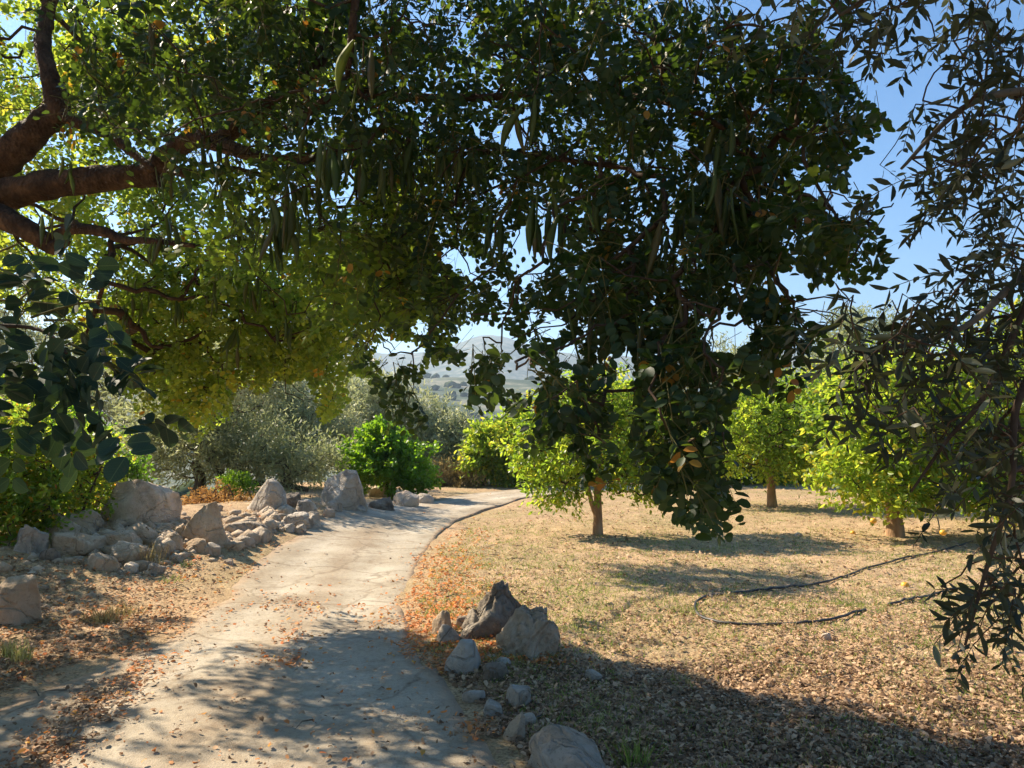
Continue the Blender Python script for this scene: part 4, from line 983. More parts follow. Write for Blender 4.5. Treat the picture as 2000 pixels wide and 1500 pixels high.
# blobs: cx, cy, rx, ry (pixels of the photo, unprojected through a range of distances), d0, d1, shoots
BLOBS = [
 # far foliage on the left, sunlight put into its leaf colour
 (120, 120, 220, 180, 5.2, 8.5, 150), (420, 120, 260, 160, 5.2, 8, 170), (40, 380, 120, 160, 5.4, 8, 30), (60, 330, 160, 200, 6.0, 9, 70), (60, 560, 130, 60, 6, 8.5, 30), (330, 480, 230, 160, 5.5, 8.5, 150),
 (260, 640, 110, 60, 6.5, 8.5, 34), (430, 640, 230, 120, 6.0, 8.5, 150), (360, 760, 80, 80, 6.5, 8, 34), (560, 650, 120, 100, 5.5, 8, 60), (470, 755, 55, 40, 6.5, 8, 10), (440, 820, 40, 50, 7, 8, 8),
 (620, 790, 45, 60, 6, 8, 14), (560, 745, 60, 40, 6, 8, 12), (700, 560, 130, 110, 5, 7.5, 60), (650, 690, 70, 50, 5.5, 7, 22), (40, 700, 90, 90, 6.5, 8.5, 28), (220, 760, 100, 90, 6.5, 8.5, 18),
 (760, 560, 150, 60, 10.3, 12.0, 150), (600, 600, 90, 50, 9.5, 11, 0),  # hidden shoots added to throw a shade patch on the orchard ground
 # middle layer
 (330, 150, 260, 180, 3.2, 5.0, 60), (600, 130, 240, 170, 3.0, 5.0, 80), (620, 400, 260, 170, 3.4, 5.5, 110), (880, 150, 220, 170, 3.0, 5.0, 85), (900, 380, 200, 160, 3.2, 5.0, 80),
 (780, 520, 170, 110, 3.5, 5.5, 55), (1130, 130, 200, 150, 2.8, 4.6, 80), (1150, 370, 170, 130, 2.9, 4.6, 60), (880, 610, 110, 60, 3.2, 4.8, 18), (1330, 150, 190, 150, 2.6, 4.2, 80),
 (1330, 400, 170, 160, 2.6, 4.2, 70), (1520, 130, 120, 120, 2.5, 3.8, 34), (1520, 300, 130, 120, 2.5, 3.8, 40), (1540, 450, 140, 75, 2.4, 3.4, 30), (1180, 560, 110, 110, 2.6, 4.0, 34),
 (1640, 480, 90, 60, 2.3, 3.0, 15), (1650, 250, 80, 60, 2.3, 3.0, 11), (1610, 130, 60, 70, 2.4, 3.2, 8), (1620, 330, 50, 50, 2.4, 3.0, 6),
 # hanging masses lower right
 (1300, 560, 130, 110, 2.4, 3.4, 34), (1280, 680, 110, 90, 2.2, 3.0, 26), (1460, 540, 60, 80, 2.4, 3.2, 10), (1540, 640, 80, 70, 2.2, 3.0, 15), (1500, 720, 60, 40, 2.2, 2.8, 5), (1330, 790, 95, 90, 2.1, 2.7, 20),
 (1350, 900, 80, 85, 2.0, 2.5, 15), (1375, 985, 55, 45, 2.0, 2.3, 6), (1160, 650, 80, 80, 2.4, 3.3, 14), (1060, 690, 50, 45, 2.3, 3.0, 4), (1170, 740, 55, 60, 2.2, 2.8, 5), (1055, 800, 60, 55, 2.0, 2.3, 6), (1165, 880, 45, 60, 2.1, 2.4, 5), (1110, 830, 50, 35, 2.1, 2.5, 4),
 (1010, 560, 60, 70, 2.8, 3.8, 9), (960, 690, 50, 40, 2.6, 3.2, 5), (910, 720, 45, 30, 2.8, 3.4, 4), (790, 790, 35, 65, 3.0, 3.6, 6), (745, 740, 40, 30, 3.2, 4.0, 4), (830, 680, 60, 50, 3.2, 4.2, 9), (760, 650, 70, 50, 3.6, 5, 12), (985, 760, 35, 30, 2.6, 3., 3), (1430, 470, 80, 60, 2.6, 3.4, 12), (1600, 570, 40, 40, 2.3, 2.8, 0),
]
HOLES = [(1040, 490, 42, 52), (1000, 262, 38, 30), (905, 520, 26, 22), (1535, 555, 50, 26), (1655, 600, 100, 48), (1640, 400, 35, 25), (945, 668, 66, 30), (1420, 650, 46, 46), (868, 758, 52, 50), (1015, 725, 36, 34), (1110, 700, 24, 34), (1222, 770, 24, 90), (1105, 790, 18, 30), (1290, 830, 14, 40), (780, 690, 50, 26), (880, 500, 22, 20), (960, 470, 18, 20), (820, 640, 20, 16), (1230, 480, 16, 14), (1440, 560, 16, 20), (1380, 330, 18, 16), (1480, 210, 16, 16), (145, 525, 22, 24), (1150, 150, 16, 12), (1760, 300, 60, 60), (30, 60, 30, 26), (1330, 285, 20, 18), (1290, 480, 26, 20), (720, 240, 10, 10), (1080, 640, 26, 26), (1600, 375, 30, 20), (960, 860, 60, 60), (1040, 950, 60, 60), (1215, 830, 22, 50), (1440, 900, 30, 60), (1460, 830, 36, 60)]
TP, TD, TL, TT = [], [], [], []
g = GC
for (cx, cy, rx, ry, d0, d1, n) in BLOBS:
    n = int(round(n * (.62 if (cx > 840 and d0 >= 2.4) else .82 if d0 < 4 else 1.1)))
    k = 0; tries = 0
    while k < n and tries < n * 40:
        tries += 1
        a, r_ = g.uniform(0, 2 * math.pi), math.sqrt(g.random())
        px, py = cx + rx * r_ * math.cos(a), cy + ry * r_ * math.sin(a)
        if any(((px - h[0]) / (h[2] * 1.25)) ** 2 + ((py - h[1]) / (h[3] * 1.25)) ** 2 < 1 for h in HOLES): continue
        d = g.uniform(d0, d1)
        p = P(px, py, d)
        if 3.2 < d < 10 and casts_on_sunlit(p[None], .1)[0] and g.random() < .93: continue
        near_ = d < 3.4
        D = np.array([g.normal(0, .6), g.normal(0, .6), g.normal(-.35, .4)])
        L = g.uniform(.16, .30) if near_ else g.uniform(.25, .42)
        p = p + np.array([0, 0, L * .45]) - nrm(D) * L * .3
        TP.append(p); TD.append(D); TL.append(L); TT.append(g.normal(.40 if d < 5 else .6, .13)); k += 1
TP, TD, TL, TT = map(np.array, (TP, TD, TL, TT))
far = TP[:, 1] > 5.0
near_m = TP[:, 1] < 3.45
mid_m = ~far & ~near_m
# unseen canopy added above, behind and left of the frame to shade near ground
n = 3800
Q = np.stack([g.uniform(-9.0, 2.6, n), g.uniform(-3.0, 8.6, n), g.uniform(2.9, 6.6, n)], 1)
c0 = np.array([-2.4, 3.4]); rr = np.hypot((Q[:, 0] - c0[0]) / 6.8, (Q[:, 1] - c0[1]) / 7.0)
Q = Q[(rr < 1) & (Q[:, 2] > 3.0 + 1.2 * np.maximum(0, 1 - rr * 1.6)) & (Q[:, 2] < 6.8 - 3 * rr ** 2)]
x, y, f = proj(Q)
out = (Q[:, 1] < .3) | (y < -90) | (x < -120)
gxq = Q[:, 0] + Q[:, 2] * SKX; gyq = Q[:, 1] + Q[:, 2] * SKY
gap = (fbm(gxq * 1.9 + 3, gyq * 1.9, 3, 88) > .11) & (gxq > -4)  # gaps shaped along the sun direction to leave sunny patches on the ground
Q = Q[out & ~casts_on_sunlit(Q, .1) & ~gap]
na_ = 420
gx0 = g.uniform(-6.0, -2.7, na_); gy0 = g.uniform(4.0, 8.6, na_); zz = g.uniform(2.9, 4.6, na_)
kk_ = (gy0 < np.interp(gx0, SH_EDGE[:, 0], SH_EDGE[:, 1]) + .3) & (fbm(gx0 * 1.7, gy0 * 1.7, 3, 66) < .10)
Q2 = np.stack([gx0 - zz * SKX, gy0 - zz * SKY, zz], 1)[kk_]  # unseen shoots placed back along the sun so they shade the left bank
x2, y2, f2 = proj(Q2)
Q = np.vstack([Q, Q2[(x2 < -70) | (y2 < -90)]])
print('canopy shoots', len(TP), far.sum(), near_m.sum(), 'above', len(Q))
LF = {}
def run(mask, **kw):
    return compound(TP[mask], TD[mask], TL[mask], g, tintb=TT[mask], **kw)
pn = run(near_m, nodes=5, pairs=5, rl=.135, ll=.039)
pm = run(mid_m, nodes=8, pairs=4, rl=.125, ll=.044)
pf = run(far, nodes=9, pairs=3, rl=.125, ll=.052)
pq = compound(Q, nrm(g.normal(0, 1, Q.shape)), g.uniform(.3, .5, len(Q)), g, nodes=6, pairs=3, rl=.16, ll=.086)
# the big dark spray close to the camera on the left
NL = np.array([P(*q) for q in [(-120, 600, 1.2), (-110, 660, 1.15), (-20, 640, 1.15), (40, 650, 1.18), (90, 655, 1.15), (-140, 700, 1.1), (-60, 710, 1.12), (20, 600, 1.22), (100, 690, 1.12), (-90, 540, 1.25), (60, 620, 1.2), (120, 665, 1.1)]])
ND = np.array([[1, .1, .0], [1, 0, -.2], [1, .1, 0], [.8, 0, -.4], [.8, 0, -.5], [.8, .2, -.5], [.7, .1, -.6], [.6, .1, .4], [.7, 0, -.8], [.7, .1, .3], [.9, 0, .1], [.5, 0, -.9]], float)
ND[:, 2] += .25
pl = compound(NL, ND, np.full(len(NL), .12), g, nodes=3, pairs=4, rl=.09, ll=.038, tintb=g.normal(.4, .2, len(NL)), droop=.25)
tube('limb', [P(-1400, 500, 1.6), P(-700, 560, 1.35), P(-200, 630, 1.2), P(60, 640, 1.18), P(130, 690, 1.12)], [.014, .009, .005, .003, .002], 8, M['twig'], TC, 230, .05, 8)
CB = np.array([(-200, 600), (0, 600), (100, 620), (200, 720), (290, 830), (330, 850), (380, 840), (440, 820), (480, 745), (520, 760), (560, 770), (600, 725), (630, 830), (665, 820), (690, 740), (740, 770), (760, 865), (800, 880), (832, 865), (842, 720), (880, 740), (905, 790), (950, 800), (972, 780),
    (990, 870), (1040, 895), (1075, 885), (1105, 830), (1125, 940), (1165, 965), (1205, 940), (1228, 860), (1250, 935), (1290, 1000), (1340, 1030), (1370, 1060), (1420, 1055), (1452, 1010), (1468, 900), (1492, 880), (1500, 785), (1560, 780), (1600, 720), (1625, 610), (1640, 575), (1725, 565), (1748, 500), (1760, 300), (1790, 0), (1800, -400)], float)
LIMBVIEW = [(150, 345, 190, 60, 4.75), (60, 260, 90, 100, 4.8), (110, 455, 130, 45, 4.7), (430, 285, 100, 32, 4.5), (92, 120, 30, 80, 4.8), (690, 60, 20, 80, 3.3)]
def hole_filter(pk, extra=0.):
    Pp, A, tint = pk[:3]
    x, y, f = proj(Pp + A[:, 0] * .5)
    m = np.ones(len(Pp), bool)
    for h in HOLES:
        inside = ((x - h[0]) / h[2]) ** 2 + ((y - h[1]) / h[3]) ** 2 < 1
        m &= ~(inside & (g.random(len(x)) < .93))
    for h in LIMBVIEW:
        m &= ~((((x - h[0]) / h[2]) ** 2 + ((y - h[1]) / h[3]) ** 2 < 1) & (f < h[4]) & (g.random(len(x)) < .88))
    wob = (22 + 26 * (x < 720)) * fbm(x / 34., y / 34., 3, 7) * 2.2
    ymax = np.interp(x, CB[:, 0], CB[:, 1]) + wob
    xmax = np.interp(y, [-200, 0, 100, 200, 250, 300, 330, 400, 480, 560], [1560, 1600, 1620, 1700, 1745, 1700, 1655, 1715, 1742, 1745]) + wob * .6
    m &= (y < ymax) & ((x < xmax) | (y > 560))
    return Pp[m], A[m], tint[m]
pn_, pm_, pf_ = hole_filter(pn), hole_filter(pm), hole_filter(pf)
singles('leaf', SH_OVAL_HI, pl[0], pl[1], pl[2] * .9, M['carob_spray'], TC, 6)
nearP, nearA, nearT = pn_
sz = np.linalg.norm(nearA[:, 0], axis=1)
m = split_near(nearP, sz, 300 - len(pl[0]))
singles('leaf', SH_OVAL_HI, nearP[m], nearA[m], nearT[m], M['carob'], TC, 8)
SH_OVAL_MD = leaf_shape([.25, .6, .88], [.38, .47, .28], .12, -.06)
bake('foliage', SH_OVAL_MD, nearP[~m], nearA[~m], nearT[~m], M['carob'], TC, smooth=True)
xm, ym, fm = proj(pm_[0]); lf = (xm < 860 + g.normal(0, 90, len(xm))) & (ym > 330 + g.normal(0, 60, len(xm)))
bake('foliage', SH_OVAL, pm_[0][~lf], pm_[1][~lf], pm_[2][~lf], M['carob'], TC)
bake('foliage', SH_OVAL, pm_[0][lf], pm_[1][lf], pm_[2][lf], M['carob_lit_tone'], TC)  # left mid-layer leaves also get the painted sunlit tone
bake('foliage', SH_OVAL, pf_[0], pf_[1], pf_[2], M['carob_lit_tone'], TC)
bake('foliage', SH_OVAL, pq[0], pq[1], pq[2], M['carob'], TC)  # unseen overhead leaves, added for their shade
S0 = np.concatenate([q[3] for q in (pl, pn, pm)]); S1 = np.concatenate([q[4] for q in (pl, pn, pm)]); SR = np.concatenate([q[5] for q in (pl, pn, pm)])
kx, ky, _ = proj(S1); km = (ky < np.interp(kx, CB[:, 0], CB[:, 1]) - 12) & ((kx < np.interp(ky, [0, 100, 200, 250, 330, 400, 480, 560], [1590, 1610, 1690, 1725, 1640, 1700, 1730, 1730])) | (ky > 560))
for h in HOLES: km &= ((kx - h[0]) / h[2]) ** 2 + ((ky - h[1]) / h[3]) ** 2 > 1
S0, S1, SR = S0[km], S1[km], SR[km]
segs_mesh('leaf_stalks', S0, S1, SR, SR * .7, M['petiole'], TC, 3, 'stuff')
TP_all = np.vstack([TP, Q[::3]])
# pods ------------------------------------------------------------
def pod_mesh(seed, tint):
    g2 = np.random.default_rng(seed)
    n = 9; t = np.linspace(0, 1, n); bend = g2.uniform(-.12, .12)
    V = []; F = []
    wv = .085 * np.sin(np.clip(t * 1.05 + .02, 0, 1) * math.pi) ** .45 * (1 + .10 * np.sin(t * 40))
    for k in range(n):
        cx = bend * math.sin(t[k] * 3.0); 
        V += [(cx - wv[k], 0, -t[k]), (cx, .022, -t[k]), (cx + wv[k], 0, -t[k]), (cx, -.022, -t[k])]
    for k in range(n - 1):
        for j in range(4):
            a = k * 4 + j; b = k * 4 + (j + 1) % 4
            F += [(a, b, b + 4), (a, b + 4, a + 4)]
    return mesh_np('pod', np.array(V), np.array(F), M['pod'], np.full(len(F), tint), True)
PODS = [pod_mesh(k, t_) for k, t_ in enumerate([.1, .3, .5, .6, .7, .85, .95, .4])]
POD_CL = [(620, 280, 3.0, 8), (650, 300, 3.05, 7), (440, 320, 3.9, 9), (400, 275, 4.0, 6), (325, 320, 4.2, 7), (460, 420, 3.9, 8), (540, 400, 3.2, 9), (530, 440, 3.3, 9), (575, 430, 3.3, 6), (555, 350, 3.5, 5),
          (710, 90, 2.6, 4), (300, 460, 4.3, 6), (330, 440, 4.2, 5), (160, 50, 4.2, 4), (300, 60, 3.6, 6), (180, 80, 4.0, 3), (520, 60, 3.2, 3), (700, 300, 3.3, 7), (800, 280, 3.4, 8), (850, 300, 3.4, 8), (900, 300, 3.3, 7),
          (760, 320, 3.4, 6), (1060, 390, 2.9, 5), (1040, 200, 2.8, 6), (1280, 450, 2.7, 8), (1300, 400, 2.8, 6), (1390, 350, 2.6, 6), (1420, 380, 2.6, 5), (1220, 200, 3.0, 4), (1120, 600, 2.5, 3), (1240, 620, 2.5, 4),
          (1430, 250, 2.6, 4), (1470, 540, 2.4, 4), (1340, 600, 2.4, 3), (1160, 380, 2.9, 6), (1080, 420, 2.9, 5), (970, 420, 3.1, 5), (640, 520, 4.4, 7), (500, 560, 5.2, 7), (420, 560, 5.4, 7), (350, 590, 5.6, 7), (280, 560, 5.8, 6), (240, 620, 5.8, 6),
          (560, 620, 5.0, 6), (470, 660, 5.4, 6), (600, 360, 3.5, 7), (100, 420, 4.3, 3), (130, 330, 4.4, 3), (730, 460, 3.8, 6), (820, 460, 3.6, 6)]
npod = 0
for (px, py, d, n) in POD_CL:
    for k in range(n):
        if npod >= 296: break
        p = P(px + g.normal(0, 15) * 3 / d * 1.2, py + g.normal(0, 14), d + g.normal(0, .08))
        o = bpy.data.objects.new('pod', PODS[int(g.integers(8))]); COL.objects.link(o); o.parent = TC
        o.location = p - np.array(TC.location)
        s = g.uniform(.13, .20); o.scale = (s, s, s)
        o.rotation_euler = (g.normal(0, .14), g.normal(0, .16), g.uniform(0, 6.3)); npod += 1
TP_all = np.vstack([TP_all, np.array([P(q[0], q[1], q[2]) + np.array([0, 0, .02]) for q in POD_CL])])
grow('branches', limb_nodes, TP_all, TC, M['twig'], .0022, .42, .03, droop=.02, jit=.06, sides=6)

# ------------------------------------------------------------------ the near olive on the right
TO = thing('olive_tree', 'near olive tree whose dark narrow-leaved branches hang in from the right side', 'olive tree', (3.3, 1.4, 0))
tube('trunk', [(3.3, 1.4, -.1), (3.25, 1.45, .5), (3.35, 1.5, 1.1), (3.2, 1.6, 1.8)], [.26, .2, .18, .15], 18, M['bark_olive'], TO, 301, .25, 8)
OL = [
 ([np.array([3.2, 1.6, 1.75]), P(2700, 350, 1.9), P(2350, 150, 2.0), P(2100, 170, 2.0), P(1900, 200, 2.0), P(1760, 330, 2.05)], [.10, .07, .04, .014, .009, .004]),
 ([np.array([3.2, 1.6, 1.75]), P(2600, 600, 1.9), P(2250, 480, 1.95), P(2040, 510, 1.95), P(1880, 640, 1.95), P(1690, 690, 1.95)], [.09, .06, .03, .012, .008, .004]),
 ([np.array([3.2, 1.6, 1.75]), P(2700, -100, 2.0), P(2300, -260, 2.1), P(1900, -120, 2.1), P(1640, 30, 2.1)], [.09, .06, .03, .014, .005]),
 ([P(2250, 480, 1.95), P(2090, 620, 1.9), P(1990, 780, 1.85), P(1975, 950, 1.8), P(1930, 1100, 1.8), P(1885, 1260, 1.75)], [.018, .012, .009, .007, .005, .003]),
 ([P(2040, 510, 1.95), P(1930, 760, 1.9), P(1850, 860, 1.9), P(1780, 960, 1.9)], [.009, .007, .005, .003]),
]
on = []
for i, (pts, rd) in enumerate(OL):
    tube('limb', pts, rd, 10, M['bark_olive'] if rd[0] > .05 else M['twig'], TO, 310 + i, .08, 8)
    on.append(resample(np.array(pts), 24)[9:])
on = np.vstack(on)
OB = [(1850, 70, 150, 90, 34), (1690, 30, 110, 45, 14), (1960, 60, 70, 100, 16), (1930, 230, 90, 110, 22), (1840, 260, 70, 70, 12), (1820, 370, 80, 70, 16), (1930, 390, 80, 90, 22), (1960, 520, 60, 90, 22), (1860, 560, 90, 50, 12), (1900, 640, 100, 70, 26),
      (1770, 640, 70, 40, 9), (1660, 640, 60, 30, 5), (1640, 720, 70, 40, 6), (1740, 730, 80, 50, 13), (1860, 740, 90, 70, 20), (1960, 720, 50, 100, 18), (1700, 800, 60, 50, 8), (1790, 840, 70, 60, 9), (1900, 860, 80, 60, 14), (1970, 900, 50, 80, 16),
      (1970, 1040, 40, 80, 14), (1930, 1140, 50, 60, 10), (1975, 1190, 30, 70, 9), (1875, 1230, 18, 60, 5), (1880, 1320, 10, 30, 1), (1960, 1270, 30, 30, 3), (1560, 40, 70, 40, 5), (1470, 70, 40, 40, 3), (1630, 80, 60, 50, 6), (1600, 560, 0, 0, 0), (1850, 970, 50, 50, 4),
      (2080, 300, 60, 300, 40), (2080, 900, 60, 300, 30), (1800, -150, 300, 80, 40), (1640, 690, 60, 60, 4), (1580, 640, 50, 40, 3)]
OHOLE = [(1730, 190, 55, 90), (1690, 560, 120, 45), (1800, 480, 40, 50), (1770, 300, 30, 30)]
oP, oD, oL, oT = [], [], [], []
for (cx, cy, rx, ry, n) in OB:
    k = 0; n = int(round(n * (.62 if cx < 1780 else .72 if cx < 2000 else .5)))
    while k < n:
        a, r_ = g.uniform(0, 2 * math.pi), math.sqrt(g.random()); px, py = cx + rx * r_ * math.cos(a), cy + ry * r_ * math.sin(a)
        k += 1
        if any(((px - h[0]) / h[2]) ** 2 + ((py - h[1]) / h[3]) ** 2 < 1 for h in OHOLE): continue
        d = g.uniform(1.65, 2.6)
        p = P(px, py, d)
        D = np.array([g.normal(-.35, .5), g.normal(0, .5), g.normal(-.6, .45)])
        oP.append(p); oD.append(D); oL.append(g.uniform(.10, .22)); oT.append(g.normal(.32, .16) if g.random() < .80 else g.uniform(.8, 1.0))  # some shoots tinted pale to look sunlit
oP, oD, oL, oT = map(np.array, (oP, oD, oL, oT)); oD = nrm(oD); oP = oP - oD * oL[:, None] * .5
def olive_shoots(Pt, D, L, T, g, pairs=7):
    n = len(Pt); dn = np.array([0, 0, -1.])
    t = ((np.arange(pairs) + .6) / pairs)[None, :, None]
    pos = Pt[:, None] + L[:, None, None] * (D[:, None] * t + dn * .2 * t ** 2)
    tan = nrm(D[:, None] + dn * .4 * t); h = nrm(np.cross(tan, np.array([.3, .2, 1.]))); k = np.cross(tan, h)
    an = (np.arange(pairs) * 1.57)[None] + g.uniform(0, 6.3, (n, 1)) + g.normal(0, .3, (n, pairs))
    PP, AA = [], []
    for s in (0, math.pi):
        ax = nrm(tan * .75 + np.cos(an + s)[..., None] * h + np.sin(an + s)[..., None] * k + g.normal(0, .2, pos.shape))
        x, y, z = frames(ax.reshape(-1, 3), g.normal(0, 1, (n * pairs, 3)) + np.array([0, 0, .6]))
        Ls = .05 * g.uniform(.6, 1.2, len(x))
        PP.append(pos.reshape(-1, 3)); AA.append(np.stack([x * Ls[:, None], y * (Ls * g.uniform(.24, .32, len(x)))[:, None], z * Ls[:, None]], 1))
    tint = np.clip(T[:, None] + g.normal(0, .12, (n, pairs)), 0, 1).ravel()
    S0 = np.concatenate([Pt[:, None], pos[:, :-1]], 1).reshape(-1, 3); S1 = pos.reshape(-1, 3)
    return np.concatenate(PP), np.concatenate(AA), np.concatenate([tint, tint]), S0, S1
po = olive_shoots(oP, oD, oL, oT, g)
m = split_near(po[0], np.linalg.norm(po[1][:, 0], axis=1), 300)
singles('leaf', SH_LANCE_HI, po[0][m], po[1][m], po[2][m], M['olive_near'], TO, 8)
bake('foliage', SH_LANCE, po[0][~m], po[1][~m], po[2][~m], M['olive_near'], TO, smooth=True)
segs_mesh('shoots', po[3], po[4], np.full(len(po[3]), .0014), np.full(len(po[3]), .001), M['twig'], TO, 3, 'stuff')
grow('branches', on, oP, TO, M['twig'], .0015, .36, .009, droop=-.01, jit=.05, sides=5)

# ------------------------------------------------------------------ leaf litter, grass, weeds
def litter():
    g = np.random.default_rng(77)
    N0 = 225000
    py = g.uniform(955, 1520, N0); px = g.uniform(-60, 2060, N0)
    # unproject evenly over the picture, then thin with distance so that density on the ground falls slowly
    r = np.stack([(px - 1000) / F_PX, CT - (750 - py) / F_PX * ST, ST + (750 - py) / F_PX * CT], 1)
    t = -CAMZ / r[:, 2]; X = r[:, 0] * t; Y = r[:, 1] * t
    ok = (Y > 2.5) & (Y < 26); X, Y, px, py = X[ok], Y[ok], px[ok], py[ok]
    # jitter so nothing lines up with the camera
    X = X + g.normal(0, .06, len(X)); Y = Y + g.normal(0, .12, len(X))
    keep = g.random(len(X)) < np.clip((6.5 / np.maximum(Y, 2.5)) ** .6, .35, 1.0) 
    X, Y = X[keep], Y[keep]
    d, s = road_d(X, Y)
    x, y, f = proj(np.stack([X, Y, np.zeros_like(X)], 1))
    nz = fbm(X * .9, Y * .9, 4, 91); nz2 = fbm(X * 3.1, Y * 3.1, 3, 95)
    dens = np.full(len(X), .42) + nz * 1.1 + nz2 * .7
    orange = np.zeros(len(X))
    right = s > 0
    # orange drift along the right edge between the track and the rocks
    o1 = np.exp(-((d - .30) / .42) ** 2) * (Y > 5.3) * (Y < 12.5) * right
    orange += o1 * 1.5; dens = dens + o1 * .5
    # left bank
    lb = (~right) & (d < 3.2) & (Y < 13)
    orange += lb * (.30 + .5 * (nz > .02) * np.exp(-((d - .6) / .5) ** 2)); dens = np.where(lb, .75 + nz * .6, dens)
    dens = np.where((~right) & (Y > 8.2) & (d > .8), .25 + nz, dens)
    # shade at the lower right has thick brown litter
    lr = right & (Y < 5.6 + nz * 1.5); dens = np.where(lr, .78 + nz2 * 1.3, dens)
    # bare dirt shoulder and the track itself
    onr = d < -.02
    cR = np.exp(-((x - 590) / 90) ** 2 - ((y - 1185) / 18) ** 2) + np.exp(-((x - 560) / 60) ** 2 - ((y - 1250) / 26) ** 2) * .9 + np.exp(-((x - 560) / 60) ** 2 - ((y - 1295) / 12) ** 2) * .8 \
        + np.exp(-((d + .05) / .12) ** 2) * (.9 * (nz2 > -.03)) + np.exp(-((d + .15) / .22) ** 2) * .30 * (nz > -.02) + 1.1 * np.exp(-(((x - (300 - (y - 1270) * 1.0)) / 58) ** 2)) * (y > 1255)
    dens = np.where(onr, .012 + cR * .42 * (nz2 > -.06), dens)
    dens = np.where((~right) & (d > -.02) & (d < .35) & (Y > 7), dens * .45, dens)
    orange = np.where(onr, .25 + .5 * (y < 1320), orange)
    k = g.random(len(X)) < dens
    X, Y, orange, onr, d, lr, right = X[k], Y[k], orange[k], onr[k], d[k], lr[k], right[k]
    inr = np.zeros(len(X), bool)
    Z = surf_z(X, Y) + .004 + g.random(len(X)) ** 2 * .012
    n = len(X); print('litter', n)
    Pp = np.stack([X, Y, Z], 1)
    nn = nrm(np.stack([g.normal(0, .42, n), g.normal(0, .42, n), np.ones(n)], 1))
    ang = g.uniform(0, 2 * math.pi, n); ax = np.stack([np.cos(ang), np.sin(ang), g.normal(0, .22, n)], 1)
    x_, y_, z_ = frames(ax, nn)
    L = (.013 + .040 * g.random(n) ** 1.7) * np.clip(Y / 7, .9, 1.9) ** .55
    A = np.stack([x_ * L[:, None], y_ * (L * g.uniform(.45, .75, n))[:, None], z_ * (L * g.uniform(-2.5, 3.5, n))[:, None]], 1)
    base = g.beta(2.2, 2.4, n) * .72
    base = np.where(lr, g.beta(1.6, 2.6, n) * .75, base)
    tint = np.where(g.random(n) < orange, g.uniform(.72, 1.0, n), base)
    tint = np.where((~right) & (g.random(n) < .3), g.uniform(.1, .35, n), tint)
    sh = (np.array([(0, 0, 0), (.3, .4, .10), (.3, -.4, .10), (.78, .36, .14), (.78, -.36, .14), (1, 0, .04)], float), SH_OVAL[1])
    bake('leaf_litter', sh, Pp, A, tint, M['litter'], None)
litter()
def sticks():
    g = np.random.default_rng(301)
    n = 900
    X = g.uniform(-4, 5.5, n); Y = 2.8 + 9 * g.random(n) ** 1.4
    d, s = road_d(X, Y); k = (d > .02) | (g.random(n) < .10); X, Y = X[k], Y[k]; n = len(X)
    ang = g.uniform(0, 6.28, n); L = .03 + .16 * g.random(n) ** 2.2; r = L * .022 + .001
    p0 = np.stack([X, Y, surf_z(X, Y) + .010], 1)
    mid = p0 + np.stack([np.cos(ang) * L * .5, np.sin(ang) * L * .5, g.uniform(0, .02, n)], 1)
    a2 = ang + g.normal(0, .35, n)
    p2 = mid + np.stack([np.cos(a2) * L * .5, np.sin(a2) * L * .5, np.zeros(n)], 1); p2[:, 2] = surf_z(p2[:, 0], p2[:, 1]) + .008
    root = type('R', (), {'location': (0, 0, 0)})
    P0 = np.vstack([p0, mid]); P1 = np.vstack([mid, p2])
    e = bpy.data.objects.new('tmp', None)
    o = segs_mesh('fallen_twigs', P0, P1, np.concatenate([r, r * .8]), np.concatenate([r * .8, r * .5]), M['bark_olive'], e, 4, 'stuff')
    o.parent = None; bpy.data.objects.remove(e)
sticks()

def tufts(name, spots, mat, h, n_each, spread, wid, lean, seed, parent=None, tint=(0, 1), per=None):
    g = np.random.default_rng(seed)
    S = np.repeat(np.array(spots), n_each, 0); n = len(S)
    P0 = S + np.stack([g.normal(0, spread, n), g.normal(0, spread, n), np.zeros(n)], 1)
    P0[:, 2] = surf_z(P0[:, 0], P0[:, 1]) - .003
    ax = np.stack([g.normal(0, lean, n), g.normal(0, lean, n), np.ones(n)], 1)
    x_, y_, z_ = frames(ax, g.normal(0, 1, (n, 3)))
    L = h * g.uniform(.4, 1.15, n)
    A = np.stack([x_ * L[:, None], y_ * wid, z_ * (L * g.uniform(.0, 3., n))[:, None]], 1)
    sh = (np.array([(0, .5, 0), (0, -.5, 0), (.55, .35, .05), (.55, -.35, .05), (1, 0, .18)], float), np.array([(0, 1, 3), (0, 3, 2), (2, 3, 4)]))
    tb = g.uniform(tint[0], tint[1], len(spots)); tt = np.clip(np.repeat(tb, n_each) + g.normal(0, .1, n), 0, 1)
    return bake(name, sh, P0, A, tt, M[mat], parent)
